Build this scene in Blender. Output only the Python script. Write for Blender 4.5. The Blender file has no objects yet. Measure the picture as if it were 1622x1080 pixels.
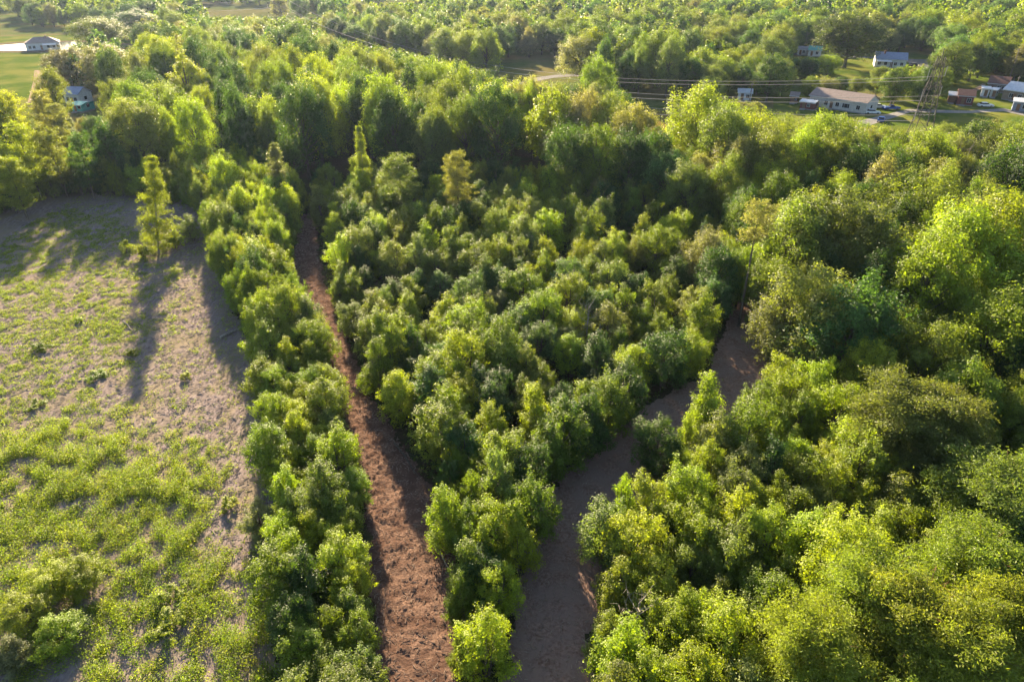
import bpy, math, random
import numpy as np
from mathutils import Vector, Matrix

# ------------------------------------------------------------------ camera, sky, sun, exposure
sc = bpy.context.scene
COL = sc.collection
CAM_H, PITCH, FPX = 45.0, math.radians(30.0), 1081.3
cam_d = bpy.data.cameras.new('camera'); cam = bpy.data.objects.new('camera', cam_d); COL.objects.link(cam)
cam_d.sensor_width = 36; cam_d.lens = 24; cam_d.clip_end = 6000; cam_d.clip_start = 0.5
cam.location = (0, 0, CAM_H); cam.rotation_euler = (math.pi/2-PITCH, 0, 0)
sc.camera = cam
SUN_EL, SUN_AZ = math.radians(18.0), math.radians(-18.0)        # azimuth from +Y towards +X
world = bpy.data.worlds.new('World'); sc.world = world; world.use_nodes = True
wn = world.node_tree; wn.nodes.clear()
sky = wn.nodes.new('ShaderNodeTexSky'); sky.sky_type = 'NISHITA'; sky.sun_disc = False
sky.sun_elevation = SUN_EL; sky.sun_rotation = SUN_AZ % (2*math.pi); sky.air_density = 1.0; sky.dust_density = 1.0
bg = wn.nodes.new('ShaderNodeBackground'); bg.inputs[1].default_value = 0.05
wo = wn.nodes.new('ShaderNodeOutputWorld')
wn.links.new(sky.outputs[0], bg.inputs[0]); wn.links.new(bg.outputs[0], wo.inputs[0])
sun_d = bpy.data.lights.new('sun', 'SUN'); sun_d.energy = 5.0; sun_d.angle = math.radians(0.6); sun_d.color = (1.0, 0.80, 0.52)
sun = bpy.data.objects.new('sun', sun_d); COL.objects.link(sun)
tv = Vector((math.sin(SUN_AZ)*math.cos(SUN_EL), math.cos(SUN_AZ)*math.cos(SUN_EL), math.sin(SUN_EL)))
sun.rotation_euler = tv.to_track_quat('Z', 'Y').to_euler(); sun.location = tv*300
sc.view_settings.view_transform = 'Standard'; sc.view_settings.look = 'None'
sc.view_settings.exposure = 2.6; sc.view_settings.gamma = 1.0
sc.cycles.max_bounces = 5; sc.cycles.diffuse_bounces = 1; sc.cycles.transmission_bounces = 2; sc.cycles.volume_bounces = 0
sc.cycles.caustics_reflective = False; sc.cycles.caustics_refractive = False

rnd = random.Random(7); rng = np.random.default_rng(7)
CP, SP = math.cos(PITCH), math.sin(PITCH)

def at(px, py, z=0.0):
    """world point at height z seen at photo pixel (1622 x 1080)"""
    u, v = (px-811)/FPX, (540-py)/FPX
    dy, dz = CP+v*SP, -SP+v*CP
    t = (CAM_H-z)/-dz
    return (u*t, dy*t)
def proj(x, y, z):
    zz = z-CAM_H
    d = y*CP-zz*SP; v = (y*SP+zz*CP)/d
    return 811+FPX*x/d, 540-FPX*v
def height_for(y, py):
    v = (540-py)/FPX
    return CAM_H-y*(SP-v*CP)/(CP+v*SP)
def gp(l): return np.array([at(a, b) for a, b in l])
def inside(P, poly):
    x, y = P[:, 0], P[:, 1]; c = np.zeros(len(P), bool); n = len(poly); j = n-1
    for i in range(n):
        xi, yi = poly[i]; xj, yj = poly[j]
        if yi != yj:
            m = ((yi > y) != (yj > y)) & (x < (xj-xi)*(y-yi)/(yj-yi)+xi); c ^= m
        j = i
    return c
def edge_dist(P, poly):
    d = np.full(len(P), 1e9); n = len(poly)
    for i in range(n):
        a, b = poly[i], poly[(i+1) % n]; ab = b-a
        t = np.clip(((P-a)@ab)/max(1e-9, ab@ab), 0, 1)
        d = np.minimum(d, np.linalg.norm(P-(a+t[:, None]*ab), axis=1))
    return d
_lat = np.random.default_rng(3).random((257, 257))
def vnoise(x, y):
    x = np.asarray(x, float); y = np.asarray(y, float)
    xi = np.floor(x).astype(int); yi = np.floor(y).astype(int); fx = x-xi; fy = y-yi
    fx = fx*fx*(3-2*fx); fy = fy*fy*(3-2*fy); g = lambda a, b: _lat[a % 256, b % 256]
    return (g(xi, yi)*(1-fx)+g(xi+1, yi)*fx)*(1-fy)+(g(xi, yi+1)*(1-fx)+g(xi+1, yi+1)*fx)*fy
def fnoise(x, y, o=3):
    s = 0; a = 1; t = 0
    for k in range(o): s = s+a*vnoise(x*2**k+17*k, y*2**k+9*k); t += a; a *= .5
    return s/t

# ------------------------------------------------------------------ materials
def newmat(name):
    m = bpy.data.materials.new(name); m.use_nodes = True; n = m.node_tree; n.nodes.clear()
    return m, n, (lambda t, **k: _nd(n, t, **k)), n.links.new
def _nd(n, t, **k):
    x = n.nodes.new(t)
    for a, b in k.items(): setattr(x, a, b)
    return x
def surf(name, c1, c2, scale=1.0, rough=.8, bump=0.3, metal=0.0, detail=6, stretch=(1, 1, 1), bdist=.05, c3=None, spec=.1):
    m, n, N, L = newmat(name)
    tc = N('ShaderNodeTexCoord'); mp = N('ShaderNodeMapping'); mp.inputs['Scale'].default_value = stretch
    L(tc.outputs['Object'], mp.inputs[0])
    no = N('ShaderNodeTexNoise'); no.inputs['Scale'].default_value = scale; no.inputs['Detail'].default_value = detail; no.inputs['Roughness'].default_value = .65
    L(mp.outputs[0], no.inputs['Vector'])
    rp = N('ShaderNodeValToRGB'); rp.color_ramp.elements[0].position = .35; rp.color_ramp.elements[1].position = .65
    rp.color_ramp.elements[0].color = (*c1, 1); rp.color_ramp.elements[1].color = (*c2, 1)
    L(no.outputs[0], rp.inputs[0]); out = rp.outputs[0]
    if c3:
        n2 = N('ShaderNodeTexNoise'); n2.inputs['Scale'].default_value = scale*.13; n2.inputs['Detail'].default_value = 4
        L(mp.outputs[0], n2.inputs['Vector'])
        r2 = N('ShaderNodeValToRGB'); r2.color_ramp.elements[0].position = .42; r2.color_ramp.elements[1].position = .6
        mx = N('ShaderNodeMix', data_type='RGBA'); L(n2.outputs[0], r2.inputs[0]); L(r2.outputs[0], mx.inputs[0]); L(out, mx.inputs[6]); mx.inputs[7].default_value = (*c3, 1)
        out = mx.outputs[2]
    p = N('ShaderNodeBsdfPrincipled'); p.inputs['Roughness'].default_value = rough; p.inputs['Metallic'].default_value = metal
    p.inputs['Specular IOR Level'].default_value = 0.0 if rough >= .9 else spec
    L(out, p.inputs['Base Color'])
    if bump:
        b = N('ShaderNodeBump'); b.inputs['Strength'].default_value = bump; b.inputs['Distance'].default_value = bdist
        L(no.outputs[0], b.inputs['Height']); L(b.outputs[0], p.inputs['Normal'])
    o = N('ShaderNodeOutputMaterial'); L(p.outputs[0], o.inputs[0]); return m
def leafmat(name, attr=False, fixed=None):
    m, n, N, L = newmat(name)
    a = N('ShaderNodeAttribute', attribute_name='tint')
    if fixed: c = N('ShaderNodeRGB'); c.outputs[0].default_value = (*fixed, 1); cs = c.outputs[0]
    elif attr: cs = N('ShaderNodeAttribute', attribute_name='tcol').outputs['Color']
    else: cs = N('ShaderNodeObjectInfo').outputs['Color']
    mr = N('ShaderNodeMapRange'); mr.inputs[3].default_value = .5; mr.inputs[4].default_value = 1.5; L(a.outputs['Fac'], mr.inputs[0])
    mu = N('ShaderNodeVectorMath', operation='SCALE'); L(cs, mu.inputs[0]); L(mr.outputs[0], mu.inputs['Scale'])
    hs = N('ShaderNodeVectorMath', operation='MULTIPLY'); L(mu.outputs[0], hs.inputs[0]); hs.inputs[1].default_value = (1.5, 1.5, .34)
    p = N('ShaderNodeBsdfPrincipled'); p.inputs['Roughness'].default_value = .5; p.inputs['Specular IOR Level'].default_value = .3
    L(mu.outputs[0], p.inputs['Base Color'])
    t = N('ShaderNodeBsdfTranslucent'); L(hs.outputs[0], t.inputs[0])
    ms = N('ShaderNodeMixShader'); ms.inputs[0].default_value = .5; L(p.outputs[0], ms.inputs[1]); L(t.outputs[0], ms.inputs[2])
    o = N('ShaderNodeOutputMaterial'); L(ms.outputs[0], o.inputs[0]); return m
M = {}
M['leaf'] = leafmat('leaf'); M['leaf_far'] = leafmat('leaf_far', attr=True); M['weed'] = leafmat('weed', attr=True)
M['bark'] = surf('bark', (.07, .055, .045), (.16, .135, .11), 6, .9, .5, stretch=(1, 1, .2))
M['bark_pale'] = surf('bark_pale', (.17, .15, .125), (.32, .29, .25), 5, .9, .5, stretch=(1, 1, .2))
M['bark_red'] = surf('bark_red', (.12, .06, .04), (.22, .12, .085), 6, .9, .5, stretch=(1, 1, .3))
M['grass'] = surf('grass', (.06, .085, .022), (.10, .12, .033), .35, .9, .4, c3=(.13, .115, .045), bdist=.3)
M['lawn'] = surf('lawn', (.055, .09, .014), (.085, .12, .02), .5, .9, .4, c3=(.14, .145, .035), bdist=.1)
M['meadow'] = surf('meadow', (.085, .085, .03), (.13, .115, .045), .12, .9, .4, c3=(.06, .085, .022), bdist=.2)
M['gold_meadow'] = surf('gold_meadow', (.14, .09, .028), (.19, .13, .042), .4, .9, .4, c3=(.12, .115, .03), bdist=.2)
M['floor'] = surf('floor', (.035, .03, .018), (.085, .06, .035), 1.6, .95, .6, c3=(.04, .05, .02), bdist=.2)
M['soil'] = surf('soil', (.13, .103, .096), (.27, .222, .21), 3.6, .95, .8, stretch=(1, .32, 1), bdist=.12, c3=(.20, .165, .12), detail=9)
M['mulch'] = surf('mulch', (.07, .042, .034), (.225, .145, .11), 5.0, .95, .9, bdist=.12, c3=(.10, .06, .046), detail=10)
M['mulch_grey'] = surf('mulch_grey', (.15, .088, .066), (.31, .21, .17), 4.0, .95, .8, bdist=.12, c3=(.235, .162, .135), detail=10)
M['chip'] = surf('chip', (.20, .145, .115), (.38, .30, .25), .8, .9, 0)
M['gravel'] = surf('gravel', (.17, .16, .155), (.27, .26, .25), 2, .95, .3, bdist=.05)
M['dirt_path'] = surf('dirt_path', (.24, .17, .12), (.34, .26, .20), 1, .95, .3)
M['asphalt'] = surf('asphalt', (.10, .10, .105), (.15, .15, .155), 2, .9, .2)
M['water'] = surf('water', (.02, .03, .03), (.03, .045, .04), .4, .08, .15, bdist=.02, spec=.6)
M['slash'] = surf('slash', (.17, .145, .13), (.30, .265, .245), .8, .9, 0)
M['bank'] = surf('bank', (.10, .08, .05), (.16, .13, .08), 1, .95, .4)
for k, c, r, me in [('white_wall', (.62, .63, .66), .7, 0), ('beige_wall', (.50, .48, .46), .75, 0), ('blue_roof', (.22, .26, .36), .5, .1), ('grey_roof', (.26, .25, .26), .8, 0),
        ('brown_roof', (.27, .215, .195), .8, 0), ('metal_roof', (.50, .52, .55), .4, .5), ('teal', (.10, .42, .38), .5, 0), ('teal_roof', (.07, .30, .27), .5, 0), ('red_barn', (.17, .06, .055), .7, 0),
        ('rust', (.17, .095, .075), .8, .1), ('glass_dark', (.02, .025, .03), .15, 0), ('steel', (.06, .057, .057), .8, 0), ('wood_grey', (.22, .18, .145), .85, 0), ('wire', (.28, .27, .265), .7, 0),
        ('insulator', (.35, .34, .33), .4, 0), ('rubber', (.02, .02, .02), .8, 0), ('car_white', (.72, .74, .77), .3, 0), ('car_blue', (.05, .10, .30), .3, 0), ('car_silver', (.45, .50, .56), .3, .3),
        ('car_black', (.03, .03, .035), .3, 0), ('lamp', (.8, .8, .78), .2, 0), ('red_paint', (.42, .07, .06), .5, 0), ('wood_brown', (.20, .12, .08), .8, 0), ('chrome', (.6, .6, .62), .25, .9)]:
    M[k] = surf(k, tuple(v*.85 for v in c), tuple(min(1, v*1.1) for v in c), 1.3, r, 0.1, me)

# ------------------------------------------------------------------ mesh helpers
def mesh_np(name, V, F, mats, tint=None, tcol=None, mi=None, smooth=False):
    V = np.asarray(V, np.float32); F = np.asarray(F, np.int32); k = F.shape[1]
    me = bpy.data.meshes.new(name); me.vertices.add(len(V)); me.vertices.foreach_set('co', V.ravel())
    me.loops.add(F.size); me.loops.foreach_set('vertex_index', F.ravel())
    me.polygons.add(len(F)); me.polygons.foreach_set('loop_start', np.arange(len(F), dtype=np.int32)*k)
    try: me.polygons.foreach_set('loop_total', np.full(len(F), k, np.int32))
    except Exception: pass
    if mi is not None: me.polygons.foreach_set('material_index', np.asarray(mi, np.int32))
    me.polygons.foreach_set('use_smooth', np.full(len(F), smooth))
    for m in (mats if isinstance(mats, (list, tuple)) else [mats]): me.materials.append(M[m])
    if tint is not None: me.attributes.new('tint', 'FLOAT', 'FACE').data.foreach_set('value', np.asarray(tint, np.float32))
    if tcol is not None:
        a = np.ones((len(F), 4), np.float32); a[:, :3] = tcol
        me.attributes.new('tcol', 'FLOAT_COLOR', 'FACE').data.foreach_set('color', a.ravel())
    me.update(calc_edges=True); return me
def link(name, data, parent=None, loc=(0, 0, 0), rz=0.0):
    o = bpy.data.objects.new(name, data); COL.objects.link(o); o.location = loc; o.rotation_euler = (0, 0, rz)
    if parent is not None: o.parent = parent
    return o
def tag(o, label=None, cat=None, group=None, kind=None):
    if label: o['label'] = label
    if cat: o['category'] = cat
    if group: o['group'] = group
    if kind: o['kind'] = kind
    return o
def thing(name, label, cat, loc=(0, 0, 0), rz=0.0, group=None):
    o = link(name, None, None, loc, rz); o.empty_display_size = .5
    return tag(o, label, cat, group)
class MB:
    """collects boxes, prisms and tubes, then links them as ONE mesh object"""
    def __init__(s): s.v = []; s.f = []
    def poly(s, vs, fs):
        b = len(s.v); s.v += [tuple(v) for v in vs]; s.f += [tuple(b+i for i in f) for f in fs]
    def box(s, x0, x1, y0, y1, z0, z1):
        s.poly([(x0, y0, z0), (x1, y0, z0), (x1, y1, z0), (x0, y1, z0), (x0, y0, z1), (x1, y0, z1), (x1, y1, z1), (x0, y1, z1)],
               [(0, 3, 2, 1), (4, 5, 6, 7), (0, 1, 5, 4), (1, 2, 6, 5), (2, 3, 7, 6), (3, 0, 4, 7)])
    def tube(s, pts, rad, n=6):
        pts = [Vector(p) for p in pts]; rad = rad if isinstance(rad, (list, tuple)) else [rad]*len(pts)
        vs = []; fs = []
        for i, p in enumerate(pts):
            d = (pts[min(i+1, len(pts)-1)]-pts[max(i-1, 0)]).normalized()
            a = d.cross(Vector((0, 0, 1)) if abs(d.z) < .9 else Vector((1, 0, 0))).normalized(); b = d.cross(a)
            for k in range(n):
                t = 2*math.pi*k/n; vs.append(p+(a*math.cos(t)+b*math.sin(t))*rad[i])
        for i in range(len(pts)-1):
            for k in range(n): fs.append((i*n+k, i*n+(k+1) % n, (i+1)*n+(k+1) % n, (i+1)*n+k))
        fs.append(tuple(range(n))[::-1]); fs.append(tuple((len(pts)-1)*n+k for k in range(n)))
        s.poly(vs, fs)
    def mesh(s, name, mat):
        me = bpy.data.meshes.new(name); me.from_pydata(s.v, [], s.f); me.materials.append(M[mat]); me.update(); return me
    def build(s, name, mat, parent=None, loc=(0, 0, 0), rz=0.0, bevel=0):
        o = link(name, s.mesh(name, mat), parent, loc, rz)
        if bevel:
            b = o.modifiers.new('bevel', 'BEVEL'); b.width = bevel; b.segments = 2
        return o

# ------------------------------------------------------------------ ground and open land
def sheet(name, poly, mat, z=.02, step=None, relief=None, fray=0.0, kind='structure'):
    """a ground sheet: flat fan when step is None, else a fine grid with relief that thins out to its edge"""
    poly = np.asarray(poly)
    if step is None:
        me = bpy.data.meshes.new(name); me.from_pydata([(p[0], p[1], z) for p in poly], [], [tuple(range(len(poly)))])
        me.materials.append(M[mat]); me.update()
    else:
        x0, y0 = poly.min(0)-1; x1, y1 = poly.max(0)+1
        nx, ny = int((x1-x0)/step)+1, int((y1-y0)/step)+1
        X, Y = np.meshgrid(x0+np.arange(nx)*step, y0+np.arange(ny)*step); P = np.c_[X.ravel(), Y.ravel()]
        ins = inside(P, poly); d = edge_dist(P, poly)*np.where(ins, 1, -1)+fray*(fnoise(P[:, 0]*.9, P[:, 1]*.9)-.5)*2
        keep = d > 0; Z = z+relief(P[:, 0], P[:, 1])*np.clip(d/.8, 0, 1)
        idx = np.arange(nx*ny).reshape(ny, nx); F = np.c_[idx[:-1, :-1].ravel(), idx[:-1, 1:].ravel(), idx[1:, 1:].ravel(), idx[1:, :-1].ravel()]
        F = F[keep[F].all(1)]; used = np.unique(F); re = np.zeros(nx*ny, int); re[used] = np.arange(len(used))
        me = mesh_np(name, np.c_[P, Z][used], re[F], mat, smooth=True)
    return tag(link(name, me), kind=kind)
def big(z, s, mat, name):
    v = [(-s, -200, z), (s, -200, z), (s, s*1.6, z), (-s, s*1.6, z)]
    me = bpy.data.meshes.new(name); me.from_pydata(v, [], [(0, 1, 2, 3)]); me.materials.append(M[mat]); return tag(link(name, me), kind='structure')
big(0, 3000, 'grass', 'ground')

CLEAR_R = [(470, 1330), (445, 1110), (440, 1000), (432, 900), (440, 800), (425, 700), (415, 610), (392, 530), (360, 460), (345, 400), (325, 350), (300, 318)]
TL_L = [(572, 1330), (582, 1115), (590, 1000), (585, 900), (572, 800), (548, 690), (520, 590), (492, 520), (466, 470), (460, 420), (476, 340)]
TL_R = [(500, 340), (505, 400), (522, 470), (552, 540), (580, 610), (632, 690), (692, 790), (716, 880), (728, 980), (742, 1115), (765, 1330)]
TR_L = [(772, 1330), (792, 1115), (806, 1000), (822, 900), (850, 810), (885, 750), (945, 690), (1030, 640), (1118, 590), (1142, 530), (1160, 470)]
TR_R = [(1240, 470), (1240, 560), (1225, 640), (1150, 710), (1080, 765), (1015, 840), (962, 920), (938, 1000), (938, 1115), (935, 1330)]
clearing = gp(CLEAR_R+[(235, 300), (150, 293), (70, 303), (-20, 335), (-200, 380), (-600, 640), (-760, 1110), (-900, 1330)])
trail_l = gp(TL_L+TL_R); trail_r = gp(TR_L+TR_R)
sheet('forest_floor', gp([(-1100, 1480), (-700, 330), (0, 262), (90, 215), (960, 215), (1060, 262), (1300, 330), (2300, 420), (2700, 1480)]), 'floor', .01)
sheet('clearing_ground', clearing, 'soil', .03, .3,
      lambda x, y: .05+.22*fnoise(x*.55+y*.2, y*.22-x*.05)+.22*np.maximum(0, fnoise(x*1.7, y*1.1)-.45), 1.2)
VIS = [np.array(v, float) for v in [
    [(812, 1080), (815, 1000), (825, 900), (858, 800), (885, 745), (940, 690), (1030, 630), (1125, 580), (1145, 535), (1195, 535), (1188, 600), (1165, 640), (1120, 662), (1070, 668), (1035, 690), (1000, 745), (975, 780), (945, 830), (908, 900), (903, 960), (900, 1080)],
    [(604, 1080), (615, 1000), (608, 900), (590, 800), (565, 700), (543, 600), (517, 530), (472, 465), (475, 400), (483, 355), (495, 355), (500, 400), (515, 470), (545, 530), (568, 590), (598, 640), (648, 710), (688, 790), (703, 880), (716, 980), (726, 1080)]]]
rut = lambda x, y: .05+.30*np.maximum(0, fnoise(x*1.3, y*1.3)-.4)+.10*fnoise(x*3.1, y*3.1, 2)
sheet('mulch_trail', trail_l, 'mulch', .03, .18, rut, .8)
sheet('bare_trail', trail_r, 'mulch_grey', .03, .18, lambda x, y: .05+.18*np.maximum(0, fnoise(x*1.3, y*1.3)-.4)+.07*fnoise(x*3.1, y*3.1, 2), .8)
# far open land
sheet('lawn', gp([(-200, 100), (0, 78), (118, 76), (100, 100), (62, 128), (80, 165), (70, 215), (0, 215), (-200, 230)]), 'lawn', .02)
sheet('dirt_path', gp([(55, 112), (76, 112), (84, 130), (70, 138), (60, 170), (42, 170), (52, 132)]), 'dirt_path', .05)
sheet('meadow', gp([(-300, 60), (-300, 22), (60, 20), (150, 30), (280, 18), (330, 26), (480, 36), (560, 22), (640, 4), (1000, -14), (-400, -14)]), 'meadow', .02)
sheet('lawn', gp([(-200, 62), (120, 56), (210, 66), (260, 84), (200, 92), (118, 90), (118, 76), (0, 78), (-200, 92)]), 'lawn', .03)
sheet('pond_bank', gp([(-60, 84), (-30, 71), (40, 66), (130, 64.5), (230, 71.5), (240, 78), (150, 81), (60, 84)]), 'bank', .045)
sheet('pond', gp([(-60, 81.5), (-20, 74), (40, 69.2), (120, 66.5), (205, 72), (222, 75.5), (150, 78), (60, 80.5)]), 'water', .06)
sheet('meadow', gp([(780, 140), (790, 96), (880, 92), (935, 100), (960, 142), (1120, 160), (1130, 190), (1010, 180), (930, 150)]), 'grass', .02)
sheet('golden_field', gp([(980, 300), (1000, 170), (1040, 176), (1120, 182), (1110, 250), (1060, 300)]), 'gold_meadow', .03)
sheet('gravel_track', gp([(795, 141), (845, 124), (880, 119), (926, 118), (926, 121), (885, 122.5), (850, 129), (812, 143)]), 'gravel', .05)
sheet('lawn', gp([(1225, 100), (1300, 82), (1400, 92), (1500, 92), (1500, 118), (1400, 130), (1300, 130)]), 'lawn', .02)
sheet('lawn', gp([(1225, 215), (1225, 150), (1400, 160), (1470, 162), (1500, 150), (1500, 120), (1760, 120), (1760, 260), (1440, 240)]), 'lawn', .03)
sheet('gravel_drive', gp([(1335, 207), (1345, 196), (1390, 185), (1440, 173), (1530, 176), (1590, 172), (1622, 180), (1622, 184), (1590, 177), (1530, 180), (1442, 178.5), (1400, 192), (1375, 200), (1350, 212)]), 'gravel', .06)
sheet('driveway', gp([(1255, 84.5), (1300, 86), (1380, 90.5), (1440, 94), (1485, 95), (1485, 104), (1462, 110), (1448, 106), (1436, 98), (1380, 93), (1300, 89), (1255, 88)]), 'asphalt', .06)
sheet('dirt_path', gp([(1500, 162), (1520, 149), (1545, 140), (1556, 133), (1562, 134), (1552, 143), (1530, 152), (1512, 162)]), 'dirt_path', .07)

# ------------------------------------------------------------------ tree meshes
def leaves(C, Nrm, size, r, w=.62):
    n = len(C); Nrm = Nrm/np.linalg.norm(Nrm, axis=1)[:, None]
    T = np.cross(Nrm, r.normal(size=(n, 3))); T /= np.linalg.norm(T, axis=1)[:, None]; B = np.cross(Nrm, T)
    s = (size*(.6+.8*r.random(n)))[:, None]
    bend = Nrm*s*.12
    V = np.stack([C-T*s*.5, C+B*s*.5*w+bend, C+T*s*.5, C-B*s*.5*w+bend], 1).reshape(-1, 3)
    return V, np.arange(4*n).reshape(n, 4)
def sphere_dirs(n, r):
    d = r.normal(size=(n, 3)); return d/np.linalg.norm(d, axis=1)[:, None]
PROF = {'round': lambda u: np.sqrt(np.clip(1-(2*u-.9)**2/1.25, 0, 1)), 'oval': lambda u: np.clip(np.sin(np.pi*np.clip(.16+.84*u, 0, 1)), 0, 1)**.65,
        'cone': lambda u: np.clip(1.04-u, 0, 1)**.75*np.clip(.45+u*3, 0, 1), 'wide': lambda u: np.sqrt(np.clip(1-(1.35*u-.45)**2, 0, 1)), 'column': lambda u: .55*np.clip(1.05-u, 0, 1)**.4}
def broad(seed, H, R, cb, form, ntuft, per, leaf, mat='leaf', bark='bark', lobes=13, gap=.0, multi=False):
    """crown (leaf mesh) and trunk (tapered stem and limbs); cb = height of the crown base"""
    r = np.random.default_rng(seed); prof = PROF[form]; ch = H-cb
    L = []
    for i in range(lobes):
        u = (i+.5)/lobes*.92; a = i*2.4+r.normal()*.5; pr = float(prof(np.array(u)))*R
        lr = R*(.22+.17*r.random())*(.8 if u > .75 else 1)
        if form in ('cone', 'column'): lr *= .8*(1.15-.6*u)
        d = max(0, pr-lr*.75)*(.62+.66*r.random())
        L.append((math.cos(a)*d, math.sin(a)*d, cb+u*ch*.93+r.normal()*.03*ch, lr, lr*(1.15+.75*r.random())))
    L.append((0, 0, H-.16*ch*.8, R*.26, .16*ch)); L = np.array(L)
    w = L[:, 3]**2; which = r.choice(len(L), ntuft, p=w/w.sum()); dr = sphere_dirs(ntuft, r); dr[:, 2] = np.where(dr[:, 2] < -.35, -dr[:, 2]*.8, dr[:, 2])
    S = L[which]; up_ = dr[:, 2] > .25; dr[up_] *= np.array([.75, .75, 1.15]); ext = 1+.26*r.normal(size=ntuft)
    T = S[:, :3]+dr*np.c_[S[:, 3]*ext, S[:, 3]*ext, S[:, 4]*ext]
    # drop tufts buried in another lobe
    bur = np.zeros(ntuft, bool)
    for l in L:
        q = (T-l[:3])/np.array([l[3], l[3], l[4]]); bur |= (np.sum(q*q, 1) < .40)
    if gap: bur |= (fnoise(T[:, 0]*1.1/R+seed, T[:, 2]*1.6/R+T[:, 1]/R) < gap)
    T = T[~bur]; dr = dr[~bur]
    sp = np.where((r.random(len(T)) < .16) & (dr[:, 2] > -.1))[0]; sd = dr[sp]*np.array([.8, .8, .5])+np.array([0, 0, .8])
    T = np.r_[T, T[sp]+sd*.11*R, T[sp]+sd*.21*R]; dr = np.r_[dr, dr[sp], dr[sp]]; T[:, 2] = np.maximum(T[:, 2], .15)
    nt = len(T); tr = R*(.065+.05*r.random(nt))
    off = r.normal(size=(nt, per, 3))*tr[:, None, None]*.75; C = (T[:, None]+off).reshape(-1, 3)
    out = (np.repeat(dr, per, 0)*.9+off.reshape(-1, 3)/np.repeat(tr, per)[:, None]*.6+np.array([0, 0, .35])+r.normal(size=(nt*per, 3))*.42)
    ni = len(C)//22; li = L[r.integers(0, len(L), ni)]; Ci = li[:, :3]+sphere_dirs(ni, r)*(.8*r.random(ni)**.5)[:, None]*li[:, [3, 3, 4]]
    C = np.r_[C, Ci]; out = np.r_[out, sphere_dirs(ni, r)]
    C[:, 2] = np.maximum(C[:, 2], .05)
    ti = np.clip(np.r_[np.repeat(r.random(nt), per), r.random(ni)]*.55+r.random(len(C))*.45, 0, 1)
    V, F = leaves(C, out, leaf, r)
    crown = mesh_np('crown', V, F, mat, tint=ti)
    mb = MB(); tr0 = .018*H+.02; lean = r.normal(size=2)*.02*H
    stems = 1 if not multi else 3
    for s in range(stems):
        o = r.normal(size=2)*.12*(stems > 1)
        pts = [(o[0]+lean[0]*t+o[0]*3*t, o[1]+lean[1]*t+o[1]*3*t, H*.93*t) for t in (0, .06, .3, .6, .85, 1)]
        mb.tube(pts, [tr0*1.5, tr0, tr0*.8, tr0*.5, tr0*.25, tr0*.08], 7)
    for l in L[:-1]:
        z0 = max(cb*.8, l[2]*.62); t = z0/(H*.93)
        a = (lean[0]*t, lean[1]*t, z0); b = (l[0], l[1], l[2]); mm = ((a[0]+b[0])*.5, (a[1]+b[1])*.5, (a[2]+b[2])*.5-.05*H*.3)
        mb.tube([a, mm, b], [tr0*.42*(1-t*.5), tr0*.3*(1-t*.5), tr0*.08], 5)
        for q in range(2):
            e = np.array(b)+sphere_dirs(1, r)[0]*l[3]*.8; mb.tube([mm if q else b, e], [tr0*.14, tr0*.04], 4)
    return (mb.mesh('trunk', bark), crown, H, R, (C, out, ti))
def pine(seed, H, R, cb, per, leaf, whorls=14, mat='leaf', bark='bark_pale', ragged=.2, form='cone', k_br=6):
    r = np.random.default_rng(seed); mb = MB(); tr0 = .008*H+.04; lean = r.normal(size=2)*.015*H
    ax = lambda z: np.array([lean[0]*(z/H)**2, lean[1]*(z/H)**2, z])
    mb.tube([tuple(ax(H*t)) for t in (0, .05, .3, .6, .85, 1)], [tr0*1.35, tr0, tr0*.8, tr0*.55, tr0*.25, tr0*.06], 7)
    Cs = []; Ns = []; Ts = []
    for i in range(whorls):
        u = (i+r.random()*.6)/whorls; z = cb+(H-cb)*u
        for b in range(k_br):
            if r.random() < ragged: continue
            a = b*6.283/k_br+i*1.1+r.normal()*.3
            ln = R*(1.02-u)**.7*(.7+.45*r.random()) if form == 'cone' else R*math.sqrt(max(.04, 1-(1.5*u-.6)**2))*(.6+.5*r.random())
            d = np.array([math.cos(a), math.sin(a), .25+.5*u]); p0 = ax(z); p1 = p0+d*ln
            mb.tube([tuple(p0), tuple(p0+(d*ln)*.55-np.array([0, 0, .03*ln])), tuple(p1)], [tr0*.2*(1.1-u), tr0*.13*(1.1-u), .012], 4)
            nt = max(3, int(5*ln/R*(1+R*.25)))
            tt = .3+.75*r.random(nt); c = p0+d*ln*tt[:, None]+r.normal(size=(nt, 3))*np.array([.16, .16, .07])*ln*.8
            C = (c[:, None]+r.normal(size=(nt, per, 3))*np.array([.10, .10, .07])*R**.7*1.35).reshape(-1, 3)
            Cs.append(C); Ns.append(r.normal(size=(len(C), 3))+np.array([0, 0, .9])); Ts.append(np.repeat(r.random(nt), per)*.5+.5*r.random(len(C)))
    C = np.concatenate(Cs); N_ = np.concatenate(Ns); ti = np.concatenate(Ts)
    V, F = leaves(C, N_, leaf, r, w=.34)
    return (mb.mesh('trunk', bark), mesh_np('crown', V, F, mat, tint=ti), H, R, (C, N_, ti))

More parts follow.
